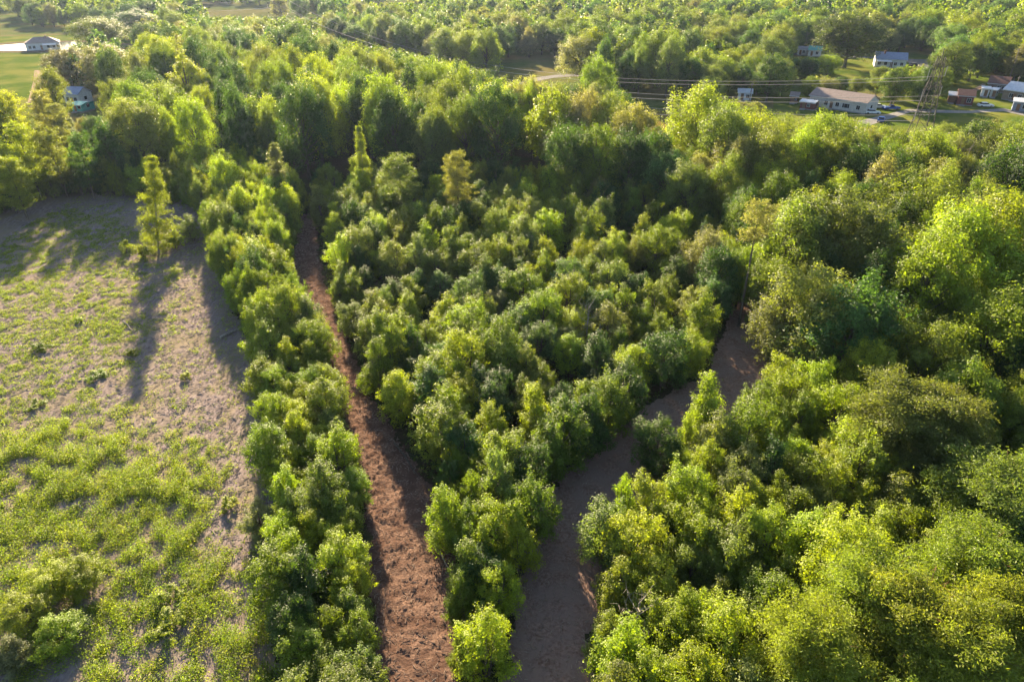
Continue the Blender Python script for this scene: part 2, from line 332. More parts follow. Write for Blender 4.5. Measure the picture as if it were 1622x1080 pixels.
LIB = {}
LIB['young'] = [broad(100+i, 6.5, 2.3, .5, f, 560, 25, .155, lobes=24, multi=True) for i, f in enumerate(['oval', 'cone', 'cone', 'round', 'oval', 'cone', 'round', 'oval', 'wide', 'cone'])]
LIB['mid'] = [broad(200+i, 10, 3.3, 1.2, f, 850, 26, .20, lobes=34) for i, f in enumerate(['round', 'oval', 'cone', 'oval', 'wide', 'round', 'oval'])]
LIB['big'] = [broad(300+i, 17, 5.2, 3.5, f, 1400, 24, .28, lobes=44, gap=.26) for i, f in enumerate(['oval', 'round', 'wide', 'oval', 'cone', 'round', 'wide', 'oval'])]
LIB['column'] = [broad(350+i, 17, 3.6, 1.5, 'oval', 900, 24, .27, lobes=24, gap=.3) for i in range(3)]
LIB['pine'] = [pine(400+i, 15, 2.7, 3.4, 30, .30, 17, ragged=.22, form='round', bark='bark') for i in range(4)]
LIB['lanky'] = [pine(420+i, 15, 2.2, .8, 34, .28, 22, ragged=.12, form='cone') for i in range(3)]
LIB['lone'] = [pine(480, 16, 3.1, .4, 40, .27, 24, ragged=.34, form='cone', k_br=6)]
LIB['softpine'] = [pine(440+i, 10, 3.2, 1.0, 75, .20, 18, ragged=.05, form='round', k_br=8, bark='bark_red') for i in range(3)]
LIB['topper'] = [pine(460, 17.5, 2.2, 12.5, 22, .28, 8, ragged=.2, form='round', bark='bark')]
LIB['shrub'] = [broad(500+i, 1.6, 1.0, .1, f, 110, 20, .12, lobes=6, multi=True) for i, f in enumerate(['round', 'wide', 'oval'])]
FAR = [broad(600+i, 15, 5.6, 2.0, f, 190, 8, .95, lobes=20, gap=.2)[4] for i, f in enumerate(['oval', 'round', 'wide', 'oval', 'cone', 'round'])]

# ------------------------------------------------------------------ planting
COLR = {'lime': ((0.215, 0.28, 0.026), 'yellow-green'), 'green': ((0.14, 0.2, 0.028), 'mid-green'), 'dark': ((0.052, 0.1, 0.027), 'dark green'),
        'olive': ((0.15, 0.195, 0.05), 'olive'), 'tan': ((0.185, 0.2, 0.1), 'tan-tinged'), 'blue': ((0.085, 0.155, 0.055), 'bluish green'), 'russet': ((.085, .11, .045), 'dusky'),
        'gold': ((0.2, 0.25, 0.035), 'golden green')}
FORM = {'young': ['upright', 'pointed', 'pointed', 'rounded', 'upright', 'pointed', 'rounded', 'upright', 'spreading', 'pointed'],
        'mid': ['rounded', 'upright', 'pointed', 'upright', 'spreading', 'rounded', 'upright'],
        'big': ['upright', 'rounded', 'spreading', 'upright', 'pointed', 'rounded', 'spreading', 'upright']}
# (x0, y0, x1, y1, ground pixel row of what must stay visible)
WIN = [(-20, 52, 130, 74, 80), (38, 60, 100, 84, 84), (-20, 80, 68, 112, 112), (20, 160, 62, 200, 215), (96, 138, 146, 186, 168), (800, 92, 922, 134, 134), (1035, 172, 1104, 236, 240), 
       (1240, 147, 1385, 186, 184), (1370, 168, 1425, 198, 194), (1400, 180, 1468, 206, 208), (1380, 84, 1442, 106, 106), (1440, 92, 1486, 108, 108),
       (1262, 76, 1304, 92, 92), (1310, 96, 1380, 122, 122), (1500, 136, 1625, 196, 196), (330, 9, 500, 30, 34), (-10, 22, 20, 48, 48), (58, 46, 130, 60, 62), (1166, 140, 1194, 162, 164), (1455, 118, 1515, 215, 262),
       (600, -5, 640, 8, 8), (180, 68, 205, 82, 84)]
WIN = [(a, b, c, d, at(800, e)[1]) for a, b, c, d, e in WIN]
OPEN = [gp(p) for p in [
    [(92, 196), (150, 196), (150, 148), (92, 148)],
    [(-300, 64), (120, 44), (200, 56), (250, 66), (240, 90), (118, 90), (105, 104), (70, 134), (84, 160), (60, 225), (-40, 225), (-300, 150)],
    [(-400, 60), (-400, 18), (22, 20), (22, 46), (70, 44), (130, 48), (100, 60)],
    [(255, 26), (262, 14), (330, 10), (505, 8), (520, 16), (480, 32), (330, 32)], [(595, 10), (600, -4), (650, -4), (645, 8)],
    [(790, 140), (800, 100), (860, 94), (926, 104), (930, 134), (900, 150), (840, 138)],
    [(990, 250), (940, 152), (1090, 160), (1120, 190), (1110, 250), (1050, 262)],
    [(1252, 95), (1262, 80), (1330, 84), (1490, 90), (1490, 112), (1400, 124), (1330, 128), (1290, 104)],
    [(1240, 205), (1240, 165), (1370, 158), (1420, 178), (1445, 172), (1480, 190), (1470, 240), (1395, 222), (1385, 205), (1330, 205)],
    [(1495, 205), (1495, 155), (1540, 138), (1640, 128), (1780, 140), (1780, 210), (1560, 210)]]]
trees = []            # x, y, h, r
RECS = []
_w = [(proj(88-222*t, 150+282*t, 18-60*t*(1-t)*.25*4)[0], 150+282*t) for t in np.linspace(1, 0, 60)]
WPX = [a for a, b in _w]; WY = [b for a, b in _w]
def capped(x, y, h, r):
    px = proj(x, y, h)[0]
    if 455 < px < 830:
        wy = np.interp(px, WPX, WY)
        if abs(y-wy) < 9: return 0
        if y < wy: h = min(h, height_for(y, np.interp(px, [470, 520, 560, 640, 700, 760, 830], [38, 62, 76, 88, 100, 116, 132])))
    for a, b, c, d, yw in WIN:
        if y < yw-1:
            px, pt = proj(x, y, h); _, pb = proj(x, y, 0); pr = r*FPX/math.hypot(y, CAM_H)
            if px+pr > a and px-pr < c and pt < d and pb > b:
                h = min(h, height_for(y, d)-.3)
    return h
def plant(lib, x, y, h, r, col, name, region=None, label=None, cat='tree', group=None, var=None, rz=None, lean=.03):
    V = LIB[lib]; i = rnd.randrange(len(V)) if var is None else var % len(V); tm, cm, H, R, _ = V[i]
    e = link(name, None, None, (x, y, 0)); e.empty_display_size = .5
    e.rotation_euler = (rnd.gauss(0, lean), rnd.gauss(0, lean), rnd.random()*6.28 if rz is None else rz)
    sx = r/R; e.scale = (sx, sx*rnd.uniform(.92, 1.08), h/H)
    link('trunk', tm, e); c = link('crown', cm, e)
    k, w = COLR[col]; j = rnd.uniform(.82, 1.2); c.color = (k[0]*j*rnd.uniform(.9, 1.12), k[1]*j, k[2]*j*rnd.uniform(.8, 1.2), 1)
    trees.append((x, y, h, r))
    tag(e, label, cat, group)
    if not label: RECS.append(dict(o=e, x=x, y=y, h=h, px=proj(x, y, h)[0], col=w, form=FORM.get(lib, ['slender'])[i % len(FORM.get(lib, [1]))], reg=region))
    return e
def hero(px, py, h, r, lib, col, name, label, var=None, y_limit=None):
    x, y = at(px, py, h); return plant(lib, x, y, h, r, col, name, label=label, var=var)
H = hero
x, y = at(252, 404); lone = plant('lone', x, y, 16, 3.3, 'gold', 'pine_tree', label='tall shaggy pine standing alone in the clearing, throwing a long shadow', var=0, rz=.6); lone.rotation_euler = (-.10, .20, .6)
H(430, 228, 13, 2.6, 'lanky', 'tan', 'pine_tree', 'tiered grey-green pine above the strip, left of the left trail’s far end', 1)
H(567, 200, 15, 2.0, 'lanky', 'olive', 'pine_tree', 'thin pine sticking up right before the dark forest edge, right of the left trail', 2)
H(632, 252, 13, 3.6, 'pine', 'olive', 'pine_tree', 'open-crowned pine with dark stem showing, leftmost of two in thicket’s far left', 1)
H(722, 245, 13.5, 2.6, 'pine', 'tan', 'pine_tree', 'tall narrow pale pine in the thicket’s far part, against the dark forest edge', 2)
H(1207, 322, 17.5, 2.4, 'topper', 'tan', 'pine_tree', 'tall bare-stemmed pine with small top tuft at the far end of right trail', 0)
H(1112, 140, 20, 7.3, 'big', 'lime', 'tulip_tree', 'tall fan-shaped bright green tree at the golden field’s right end', 3)
H(1188, 180, 16, 6.0, 'big', 'lime', 'broadleaf_tree', 'rounded vivid yellow-green tree right of the tall fan-shaped one', 5)
H(1235, 205, 14, 5.0, 'big', 'lime', 'broadleaf_tree', 'yellow-green tree at the right foot of the vivid rounded tree', 1)
H(283, 86, 19, 5.0, 'column', 'lime', 'tulip_tree', 'tall ragged yellow-green column tree in the left forest, highest in its part', 0)
H(200, 165, 16, 5.5, 'big', 'olive', 'broadleaf_tree', 'round-topped olive tree behind the clearing, right of the slate blue roofed house', 1)
H(240, 135, 15, 5.5, 'big', 'lime', 'broadleaf_tree', 'yellow-green tree behind the clearing, just left of tall ragged column tree', 5)
H(160, 195, 14, 4.2, 'big', 'dark', 'broadleaf_tree', 'dark green cone-shaped tree under the slate blue roofed house', 4)
H(145, 29, 15, 10.5, 'big', 'olive', 'broadleaf_tree', 'massive lone round tree beside the white pond house', 5)
H(208, 19, 14, 11.5, 'big', 'blue', 'broadleaf_tree', 'large domed hazy tree right of the massive lone tree by the pond', 1)
H(224, 36, 10, 6.0, 'big', 'green', 'broadleaf_tree', 'smaller domed tree in front of the large hazy domed one', 5)
H(98, 80, 13, 8.0, 'big', 'tan', 'broadleaf_tree', 'tan-tinged spreading tree on the lawn’s edge before the pond house', 6)
H(165, 75, 15, 8.5, 'big', 'tan', 'broadleaf_tree', 'broad tan-green tree right of the lawn, behind the slate blue roofed house', 2)
H(1356, 22, 21, 12.5, 'big', 'russet', 'oak_tree', 'huge dusky oak left of the blue-roofed white house', 5)
H(1316, 88, 8, 4.6, 'big', 'lime', 'broadleaf_tree', 'small yellow lawn tree beside the teal-roofed shed', 5)
H(922, 64, 15, 8.6, 'big', 'tan', 'oak_tree', 'pale tan open-branched oak at the gravel track’s end', 2)
H(1268, 326, 15, 5.2, 'mid', 'olive', 'broadleaf_tree', 'grey-olive domed tree right of the bare-stemmed pine, left of its twin', 0)
H(1330, 314, 16, 6.0, 'big', 'olive', 'broadleaf_tree', 'largest grey-olive domed tree in the right woods’ middle', 1)
H(1392, 345, 15, 5.2, 'big', 'olive', 'broadleaf_tree', 'grey-olive tree on the right shoulder of the largest domed tree', 3)
H(1300, 430, 13, 4.8, 'mid', 'olive', 'broadleaf_tree', 'olive tree below and before the largest grey-olive domed tree', 5)
H(1365, 450, 13, 5.0, 'mid', 'blue', 'broadleaf_tree', 'bluish green tree before the largest domed tree, on its right', 4)
H(1452, 282, 15, 6.5, 'big', 'green', 'broadleaf_tree', 'pale green round tree in right woods, above the glowing yellow-green ones', 5)
H(1488, 372, 16, 5.2, 'big', 'lime', 'broadleaf_tree', 'left shoulder of the glowing yellow-green trees at the right edge', 0)
H(1545, 335, 17, 5.8, 'big', 'lime', 'broadleaf_tree', 'glowing yellow-green tree, middle of the bright three at the right edge', 7)
H(1606, 318, 18, 6.0, 'big', 'lime', 'broadleaf_tree', 'tallest glowing yellow-green tree, cut off by the picture’s right edge', 3)
H(1590, 470, 13, 5.0, 'mid', 'green', 'broadleaf_tree', 'green tree at the right edge under the glowing yellow-green ones', 1)
H(1440, 622, 10, 4.6, 'softpine', 'olive', 'pine_tree', 'soft olive pine, left one of a close pair in the right woods', 0)
H(1497, 640, 9.5, 4.0, 'softpine', 'olive', 'pine_tree', 'soft olive pine, right one of a close pair in the right woods', 1)
H(1592, 742, 9, 4.4, 'softpine', 'olive', 'pine_tree', 'dusky soft pine half hidden by the picture’s right edge', 2)
H(1390, 905, 9, 3.6, 'softpine', 'gold', 'pine_tree', 'golden soft pine left of the russet-twigged bare tree', 0)
H(1455, 960, 9, 3.6, 'softpine', 'gold', 'pine_tree', 'golden soft pine just before the russet-twigged bare tree', 1)
H(1570, 872, 9, 4.0, 'softpine', 'gold', 'pine_tree', 'golden soft pine at the right edge, low in the picture', 2)
H(1535, 985, 9, 3.6, 'softpine', 'gold', 'pine_tree', 'golden soft pine in the picture’s bottom right corner', 0)
H(1610, 965, 9, 3.2, 'softpine', 'gold', 'pine_tree', 'golden soft pine farthest into the bottom right corner', 1)
H(1300, 1000, 8.5, 3.2, 'softpine', 'gold', 'pine_tree', 'golden soft pine at the bottom, left of the other golden pines', 2)
H(1352, 838, 9, 3.0, 'mid', 'lime', 'broadleaf_tree', 'vivid yellow-green dome behind the golden soft pines', 0)
H(1125, 603, 8.5, 2.5, 'young', 'gold', 'young_tree', 'pointed golden-green tree standing at the right trail’s bend', 2)
H(1140, 665, 7, 2.9, 'young', 'olive', 'young_tree', 'olive bushy tree at the foot of the pointed one by the bend', 1)
H(1047, 672, 6, 2.5, 'young', 'dark', 'young_tree', 'dark round tree alone on the right trail’s inner bend', 3)
H(1092, 655, 6.5, 1.3, 'young', 'gold', 'young_tree', 'slim sapling between the dark round tree and the pointed one', 5)
H(995, 758, 7, 1.7, 'young', 'lime', 'young_tree', 'slim bright sapling leaning over the right trail’s edge', 5)
H(965, 808, 6, 2.4, 'young', 'olive', 'young_tree', 'pale olive tree just below the slim bright sapling by right trail', 0)
H(1240, 745, 6, 2.0, 'young', 'green', 'young_tree', 'small green tree behind the right trail’s olive trees', 5)
# the wedge between the trails
for a in [(702, 778, 6.5, 2.3, 'lime', 1, 'bright yellow-green tree at the wedge’s upper left, beside the left trail'), (752, 752, 6, 1.7, 'green', 5, 'narrow mid-green tree near the top of the wedge, between larger ones'),
          (790, 722, 7.5, 2.4, 'olive', 2, 'tallest olive tree crowning the wedge between the trails'), (842, 765, 6.5, 2.2, 'green', 0, 'green tree at the wedge’s upper right, beside the right trail'),
          (785, 800, 6.5, 2.4, 'lime', 3, 'broad yellow-green tree in the middle of the wedge'), (745, 815, 5, 1.8, 'green', 3, 'small green tree in the middle of the wedge'), (822, 835, 5.5, 1.9, 'lime', 4, 'yellow-green tree on the wedge’s right side, above the dark gap'),
          (738, 868, 5.5, 2.2, 'green', 2, 'green pointed tree at the wedge’s waist, left side'), (792, 905, 5, 1.7, 'lime', 6, 'small bright tree at the wedge’s waist, right side'), (765, 880, 5, 1.9, 'dark', 3, 'dark green tree at the wedge’s waist, between two brighter ones'),
          (730, 920, 4.6, 1.5, 'green', 1, 'low green tree on the left edge of the wedge, below its waist'), (765, 985, 6, 2.1, 'lime', 4, 'nearest bright yellow-green tree of the wedge, cut by the bottom edge'), (727, 1003, 4.5, 1.1, 'olive', 5, 'thin olive sapling left of the wedge’s nearest tree')]:
    H(a[0], a[1], a[2], a[3], 'young', a[4], 'young_tree', a[6], a[5])
# thicket front along the trails
for a in [(592, 543, 7, 2.6, 'green', 2, 'tall pointed green tree leaning over the left trail’s right edge'), (650, 515, 7, 2.4, 'dark', 5, 'dark pointed tree right behind the one leaning over the trail'), (536, 378, 7, 2.5, 'lime', 4, 'yellow-green tree on the left trail’s right edge, near its far end'),
          (628, 590, 6.5, 2.2, 'lime', 7, 'yellow-green tree on the thicket’s left edge beside the left trail'), (700, 648, 6.5, 2.9, 'green', 0, 'large round green tree at the thicket’s tip above the wedge'), (735, 680, 5.5, 2.2, 'blue', 3, 'bluish green tree at the thicket’s tip, on the dark gap’s edge'),
          (852, 620, 7, 2.6, 'lime', 2, 'pointed yellow-green tree in the thicket’s front row, near the right trail'), (735, 530, 7.5, 2.9, 'lime', 4, 'large upright yellow-green tree in the thicket’s left front part'), (905, 640, 6.5, 2.6, 'dark', 0, 'dark round tree in the thicket’s front row, beside the right trail'),
          (985, 590, 6.5, 2.8, 'dark', 3, 'dark rounded tree overhanging the right trail, middle of the front row'), (1060, 530, 7, 3.0, 'dark', 6, 'dark full tree where the right trail bends behind the thicket'), (1115, 470, 7.5, 2.9, 'green', 1, 'green tree at the thicket’s right corner by the bend')]:
    H(a[0], a[1], a[2], a[3], 'young', a[4], 'young_tree', a[6], a[5])
# left strip, upper part, and the pine stand at the left edge
for a in [(352, 250, 11, 3.1, 'mid', 'lime', 3, 'tall yellow-green twin-topped tree at the clearing’s far right corner'), (378, 300, 9, 2.8, 'mid', 'lime', 1, 'yellow-green tree just below the twin-topped one, beside the clearing'), (345, 330, 8, 2.9, 'mid', 'green', 0, 'round green tree bulging into the clearing’s far corner'),
          (298, 345, 4.5, 1.8, 'young', 'olive', 4, 'small olive tree at the clearing’s corner, right of the lone pine'), (395, 380, 7.5, 3.2, 'young', 'lime', 3, 'broad bright tree on the clearing’s edge, below the far corner'), (430, 400, 7.5, 3.0, 'young', 'green', 0, 'broad mid-green tree between the clearing and the left trail’s start'),
          (425, 485, 7, 3.0, 'young', 'lime', 8, 'broad bright tree on the clearing’s edge beside the fallen log'), (484, 478, 6.5, 2.8, 'young', 'olive', 1, 'olive feathery tree bulging over the left trail'), (530, 690, 6, 2.4, 'young', 'lime', 4, 'bright tree on the left trail’s left edge, halfway down')]:
    H(a[0], a[1], a[2], a[3], a[4], a[5], 'young_tree', a[7], a[6])
for a in [(15, 150, 17, 3.6, 'gold', 0, 'tall golden pine at the left picture edge, farthest of its stand'), (58, 148, 16, 3.0, 'tan', 1, 'tan-tinged pine of the left stand, second from the picture’s edge'), (78, 165, 14, 2.6, 'tan', 2, 'thin tan pine left of the slate blue roofed house'),
          (25, 200, 15, 3.4, 'gold', 3, 'golden pine in the left stand, its bare stem showing'), (72, 205, 14, 3.0, 'olive', 0, 'olive pine at the clearing’s far left corner'), (-20, 215, 15, 3.4, 'gold', 1, 'pine half cut by the left picture edge'), (8, 250, 12, 3.2, 'gold', 2, 'nearest golden pine at the left picture edge, above the clearing'),
          (118, 215, 13, 2.8, 'dark', 3, 'dark pine in the shade behind the clearing'), (-60, 260, 14, 3.4, 'gold', 0, 'pine outside the stand’s near end')]:
    H(a[0], a[1], a[2], a[3], 'pine', a[4], 'pine_tree', a[6], a[5])
# tall shrubs in the clearing
for a in [(118, 893, 2.9, 1.9, 'young', 'lime', 0, 'brightest yellow-green bush in the clearing’s bottom left'), (66, 905, 3.0, 1.7, 'young', 'lime', 3, 'leafy bush just left of the brightest one in the clearing'), (30, 945, 3.2, 1.8, 'young', 'gold', 6, 'golden bush at the left picture edge, low in the clearing'),
          (85, 985, 2.6, 1.8, 'young', 'lime', 4, 'leafy bush below the brightest one in the clearing'), (15, 1015, 2.8, 1.6, 'young', 'tan', 1, 'brownish bush in the picture’s bottom left corner'), (270, 930, 1.1, 1.3, 'shrub', 'gold', 1, 'pale rounded bush in the clearing, upper of two near the bottom'),
          (262, 985, 1.1, 1.4, 'shrub', 'gold', 0, 'pale rounded bush in the clearing, lower of two near the bottom'), (272, 372, 2.6, 1.7, 'shrub', 'lime', 0, 'leafy green bush hugging the lone pine’s right foot'), (222, 392, 2.4, 1.4, 'shrub', 'olive', 1, 'olive bush hugging the lone pine’s left foot'), (196, 385, 2.0, 1.0, 'shrub', 'green', 2, 'small green bush out to the left of the lone pine'), (122, 505, 0.74, 0.81, 'shrub', 'lime', 0, 'small bush alone in the weedy middle of the clearing'),
          (64, 545, 0.93, 1.2, 'shrub', 'green', 1, 'dark green bush in the clearing’s left middle'), (205, 555, 0.81, 1.1, 'shrub', 'green', 2, 'green bush inside the lone pine’s long shadow'), (362, 795, 0.99, 0.9, 'shrub', 'gold', 0, 'whitish green bush on the clearing’s right side'),
          (150, 590, 0.81, 1.2, 'shrub', 'green', 1, 'green bush in the clearing, left of the pine’s shadow'), (55, 640, 0.74, 1.2, 'shrub', 'lime', 0, 'broad low bush on the clearing’s left side, above the thick weeds'), (292, 592, 0.74, 0.81, 'shrub', 'lime', 2, 'small bright bush on the bare strip of the clearing'),
          (405, 806, 3.2, 1.6, 'young', 'tan', 3, 'brownish olive bush on the clearing’s right edge beside the strip')]:
    H(a[0], a[1], a[2], a[3], a[4], a[5], 'bush', a[7], a[6])
for r_ in list(RECS): pass

def bare_tree(px, py, h, r, mat, label, twig=.9, seed=1, n=9):
    x, y = at(px, py, h); q = np.random.default_rng(seed); e = thing('bare_tree', label, 'tree', (x, y, 0))
    a = MB(); a.tube([(0, 0, 0), (.05, 0, h*.5), (.1, .1, h*.95)], [.013*h, .009*h, .02], 7); a.build('trunk', mat, e); trees.append((x, y, h, r*.6))
    b = MB()
    for i in range(n):
        z = h*(.35+.6*i/n); an = i*2.4+q.normal()*.3; L_ = r*(1.15-.5*i/n); d = np.array([math.cos(an), math.sin(an), .7]); p0 = np.array([.06, .03, z]); p1 = p0+d*L_*.6; p2 = p0+d*L_+np.array([0, 0, .3*L_])
        b.tube([p0, p1, p2], [.035, .022, .008], 5)
        for k in range(9):
            t = q.random(); s = p0+(p2-p0)*(.3+.7*t); b.tube([s, s+sphere_dirs(1, q)[0]*L_*.38+np.array([0, 0, L_*.15])], [.014, .005], 3)
    b.build('branches', mat, e)
bare_tree(932, 478, 7.5, 2.0, 'bark_pale', 'grey leafless tree poking out of the middle thicket', seed=4)
bare_tree(1012, 945, 6.3, 1.6, 'bark_pale', 'grey leafless sapling among green trees low on the right', seed=5)
bare_tree(1478, 922, 9.0, 2.2, 'bark_red', 'russet-twigged bare tree among the golden pines', seed=6, n=13)
bare_tree(1308, 150+95, 12, 3.4, 'bark_pale', 'pale bare-limbed tree under the long pale house', seed=7)
bare_tree(1540, 225, 13, 4.5, 'bark_pale', 'pale bare-limbed leaning tree below the farmyard', seed=8)
bare_tree(1445, 610, 7, 1.0, 'bark_pale', 'thin dead sapling by the close pair of soft pines', seed=9)

def scatter(poly, spacing, hr, fn, avoid=(), margin=.4, limit=2000, seed=1, overlap=.62, tries=14):
    q = np.random.default_rng(seed); poly = np.asarray(poly); x0, y0 = poly.min(0); x1, y1 = poly.max(0)
    area = (x1-x0)*(y1-y0); n = int(area/spacing**2*tries)
    P = np.c_[q.uniform(x0, x1, n), q.uniform(y0, y1, n)]; P = P[inside(P, poly)]
    for a in avoid:
        ins = inside(P, a); P = P[~ins]
        P = P[edge_dist(P, a) > margin]
    T = np.array(trees)[:, :4] if trees else np.zeros((0, 4)); X = list(T[:, 0]); Y = list(T[:, 1]); R_ = list(T[:, 3]); Hh = list(T[:, 2])
    cell = {}
    for i, (a, b) in enumerate(zip(X, Y)): cell.setdefault((int(a//8), int(b//8)), []).append(i)
    out = []
    for p in P:
        h, r = hr(q, p[0], p[1]); cx, cy = int(p[0]//8), int(p[1]//8); ok = True
        for i in range(-2, 3):
            for j in range(-2, 3):
                for k in cell.get((cx+i, cy+j), ()):
                    if (X[k]-p[0])**2+(Y[k]-p[1])**2 < (overlap*(R_[k]+r))**2: ok = False; break
                if not ok: break
            if not ok: break
        if not ok: continue
        px_, pt_ = proj(p[0], p[1], h); pm_ = proj(p[0], p[1], h*.55)[1]; pr_ = r*FPX/math.hypot(p[1], CAM_H)
        if p[1] < 120 and any(inside(np.array([(px_, pt_+6), (px_, pm_), (px_-pr_*.75, pm_), (px_+pr_*.75, pm_), (px_-pr_*.5, (pt_+pm_)/2), (px_+pr_*.5, (pt_+pm_)/2)]), v).any() for v in VIS): continue
        h2 = capped(p[0], p[1], h, r)
        if h2 < 2.6: continue
        if h2 < h: r *= max(.45, (h2/h)**.7); h = h2
        cell.setdefault((cx, cy), []).append(len(X)); X.append(p[0]); Y.append(p[1]); R_.append(r); Hh.append(h)
        out.append((p[0], p[1], h, r))
        if len(out) >= limit: break
    return out
def pick(q, w): k = list(w); p = np.array([w[a] for a in k], float); return k[q.choice(len(k), p=p/p.sum())]
q = np.random.default_rng(11)
tr = [trail_l, trail_r]
for a in [(1148, 396, 9, 3.2, 'dark', 3, 'dark tree closing the right trail’s far end, left one'), (1180, 402, 8.5, 2.8, 'green', 1, 'green tree closing the right trail’s far end, behind the bare stem'), (1232, 415, 10, 3.4, 'olive', 5, 'olive tree just right of the bare-stemmed pine'), (1236, 478, 8.5, 3.0, 'tan', 4, 'tan-tinged tree overhanging the right trail’s far end from the right'), (1118, 372, 9, 3.4, 'tan', 0, 'tan-green tree behind the thicket’s right corner')]:
    H(a[0], a[1], a[2], a[3], 'mid', a[4], 'broadleaf_tree', a[6], a[5])
for a in [(846, 128, 17, 4.6, 'tan', 1, 'tan-tinged forest tree just below the gravel track'), (884, 142, 17, 5.0, 'olive', 0, 'olive forest tree on the shoulder below the lone pale oak'), (925, 150, 17, 5.2, 'tan', 6, 'tan-green forest tree at the middle of the shoulder by the golden field'),
          (968, 152, 17, 5.0, 'olive', 3, 'olive forest tree next but one to the golden field'), (1008, 172, 16.5, 5.0, 'tan', 1, 'tan-green forest tree at the golden field’s left rim'), (1035, 208, 15, 4.2, 'dark', 5, 'dark forest tree at the golden field’s lower left corner'),
          (1000, 215, 14, 4.6, 'dark', 0, 'dark forest tree under the tan one at the field’s rim'), (1062, 246, 12, 4.2, 'blue', 1, 'bluish forest tree right under the golden field'), (955, 205, 15, 4.6, 'green', 3, 'green forest tree in the dark wall left of the golden field'), (905, 200, 15, 4.6, 'dark', 5, 'dark forest tree in the wall behind the thicket, centre right'),
          (1100, 262, 12, 4.4, 'olive', 2, 'olive forest tree in shade below the fan-shaped tree')]:
    H(a[0], a[1], a[2], a[3], 'big', a[4], 'forest_tree', a[6], a[5])
# A strip
A = gp(CLEAR_R[::-1]+TL_L[:-1]+[(480, 330), (420, 290), (330, 290)])
hrA = lambda q, x, y: ((lambda s: (s*(5.6 if y < 75 else 7.5), s*2.2))(q.uniform(.75, 1.15)))
for x, y, h, r in scatter(A, 2.6, hrA, None, tr+[clearing], .55, seed=21, overlap=.5):
    plant('young', x, y, h, r, pick(q, dict(lime=.3, green=.4, dark=.15, olive=.15)), 'bushy_tree', 'A')
# B wedge
B = gp([(690, 790), (712, 880), (722, 980), (742, 1115), (765, 1330), (772, 1330), (792, 1115), (806, 1000), (822, 900), (855, 790), (800, 740), (730, 740)])
for x, y, h, r in scatter(B, 2.4, lambda q, x, y: (q.uniform(3, 4.5), q.uniform(1.2, 1.6)), None, tr, .8, seed=22, overlap=.55):
    plant('young', x, y, h, r, pick(q, dict(lime=.3, green=.5, dark=.2)), 'bushy_tree', 'B')
# C middle thicket
C_ = gp([(500, 335), (505, 400), (522, 470), (552, 540), (580, 610), (632, 690), (690, 770), (760, 735), (860, 770), (885, 750), (945, 690), (1030, 640), (1118, 590), (1142, 530), (1165, 440), (1080, 330), (1000, 300), (520, 300)])
def hrC(q, x, y):
    s = q.uniform(.72, 1.18); return (6.1*s*(1.1 if y > 95 else 1), 2.6*s)
for a in [(800, 690, 6.5, 2.6, 'green', 0), (868, 668, 6.5, 2.5, 'green', 5), (925, 612, 6.5, 2.4, 'green', 2), (775, 650, 6, 2.3, 'lime', 4), (890, 655, 7, 2.7, 'green', 3), (932, 628, 7.2, 2.6, 'dark', 1), (965, 602, 7, 2.6, 'green', 0), (835, 705, 6.2, 2.2, 'dark', 3)]:
    x, y = at(a[0], a[1], a[2]); plant('young', x, y, a[2], a[3], a[4], 'young_tree', 'C', var=a[5])
for x, y, h, r in scatter(C_, 3.2, hrC, None, tr, .9, seed=23, overlap=.535, limit=245):
    n = fnoise(x*.12, y*.12, 2)
    plant('young', x, y, h, r, pick(q, dict(lime=.33, green=.3, dark=.1, olive=.2, tan=.05) if n > .47 else dict(lime=.12, green=.38, dark=.25, blue=.15, olive=.1)), 'young_tree', 'C')
REST0 = []
F = gp([(-90, 322), (-20, 300), (50, 286), (90, 282), (160, 281), (240, 288), (300, 300), (318, 320), (300, 330), (235, 316), (150, 308), (70, 318), (-20, 350), (-90, 368)])
for x, y, h, r in scatter(F, 3.0, lambda q, x, y: (q.uniform(3, 8), q.uniform(1.5, 2.6)), None, [trail_l], .4, seed=33, overlap=.45):
    plant('young', x, y, h, r, pick(q, dict(green=.4, dark=.3, olive=.2, lime=.1)), 'edge_tree', 'F')
# D right woods: near, middle, dark pocket
D1 = gp([(935, 1330), (938, 1115), (938, 1000), (962, 920), (1015, 840), (1080, 765), (1150, 710), (1225, 640), (1330, 660), (1480, 740), (1700, 830), (2100, 1115), (2300, 1330)])
def hrD(q, x, y): s = q.uniform(.75, 1.2); return (6.2*s, 2.3*s)
for x, y, h, r in scatter(D1, 3.0, hrD, None, tr, .9, seed=24, overlap=.53):
    px = proj(x, y, 0)[0]
    if px > 1760: continue
    plant('young', x, y, h, r, pick(q, dict(lime=.35, green=.25, gold=.15, olive=.2, dark=.05) if px < 1450 else dict(gold=.4, olive=.3, green=.3)), 'bushy_tree', 'D')
D2 = gp([(1225, 640), (1240, 560), (1240, 470), (1165, 440), (1250, 420), (2300, 560), (2100, 1000), (1700, 830), (1480, 740), (1330, 660)])
def hrD2(q, x, y): s = q.uniform(.75, 1.15); return ((9.5 if y < 75 else 11.5)*s, 3.3*s)
for x, y, h, r in scatter(D2, 4.0, hrD2, None, tr, 1.2, seed=25, overlap=.58):
    if proj(x, y, h)[0] > 1740: REST0.append((x, y, h, r, 'green')); continue
    plant('mid', x, y, h, r, pick(q, dict(lime=.15, green=.3, dark=.3, olive=.15, blue=.1)), 'broadleaf_tree', 'D')
D3 = gp([(1165, 440), (1060, 310), (1150, 262), (1700, 262), (2300, 400), (2300, 560), (1250, 420)])
def hrD3(q, x, y): s = q.uniform(.7, 1.2); return (15.5*s, 4.5*s)
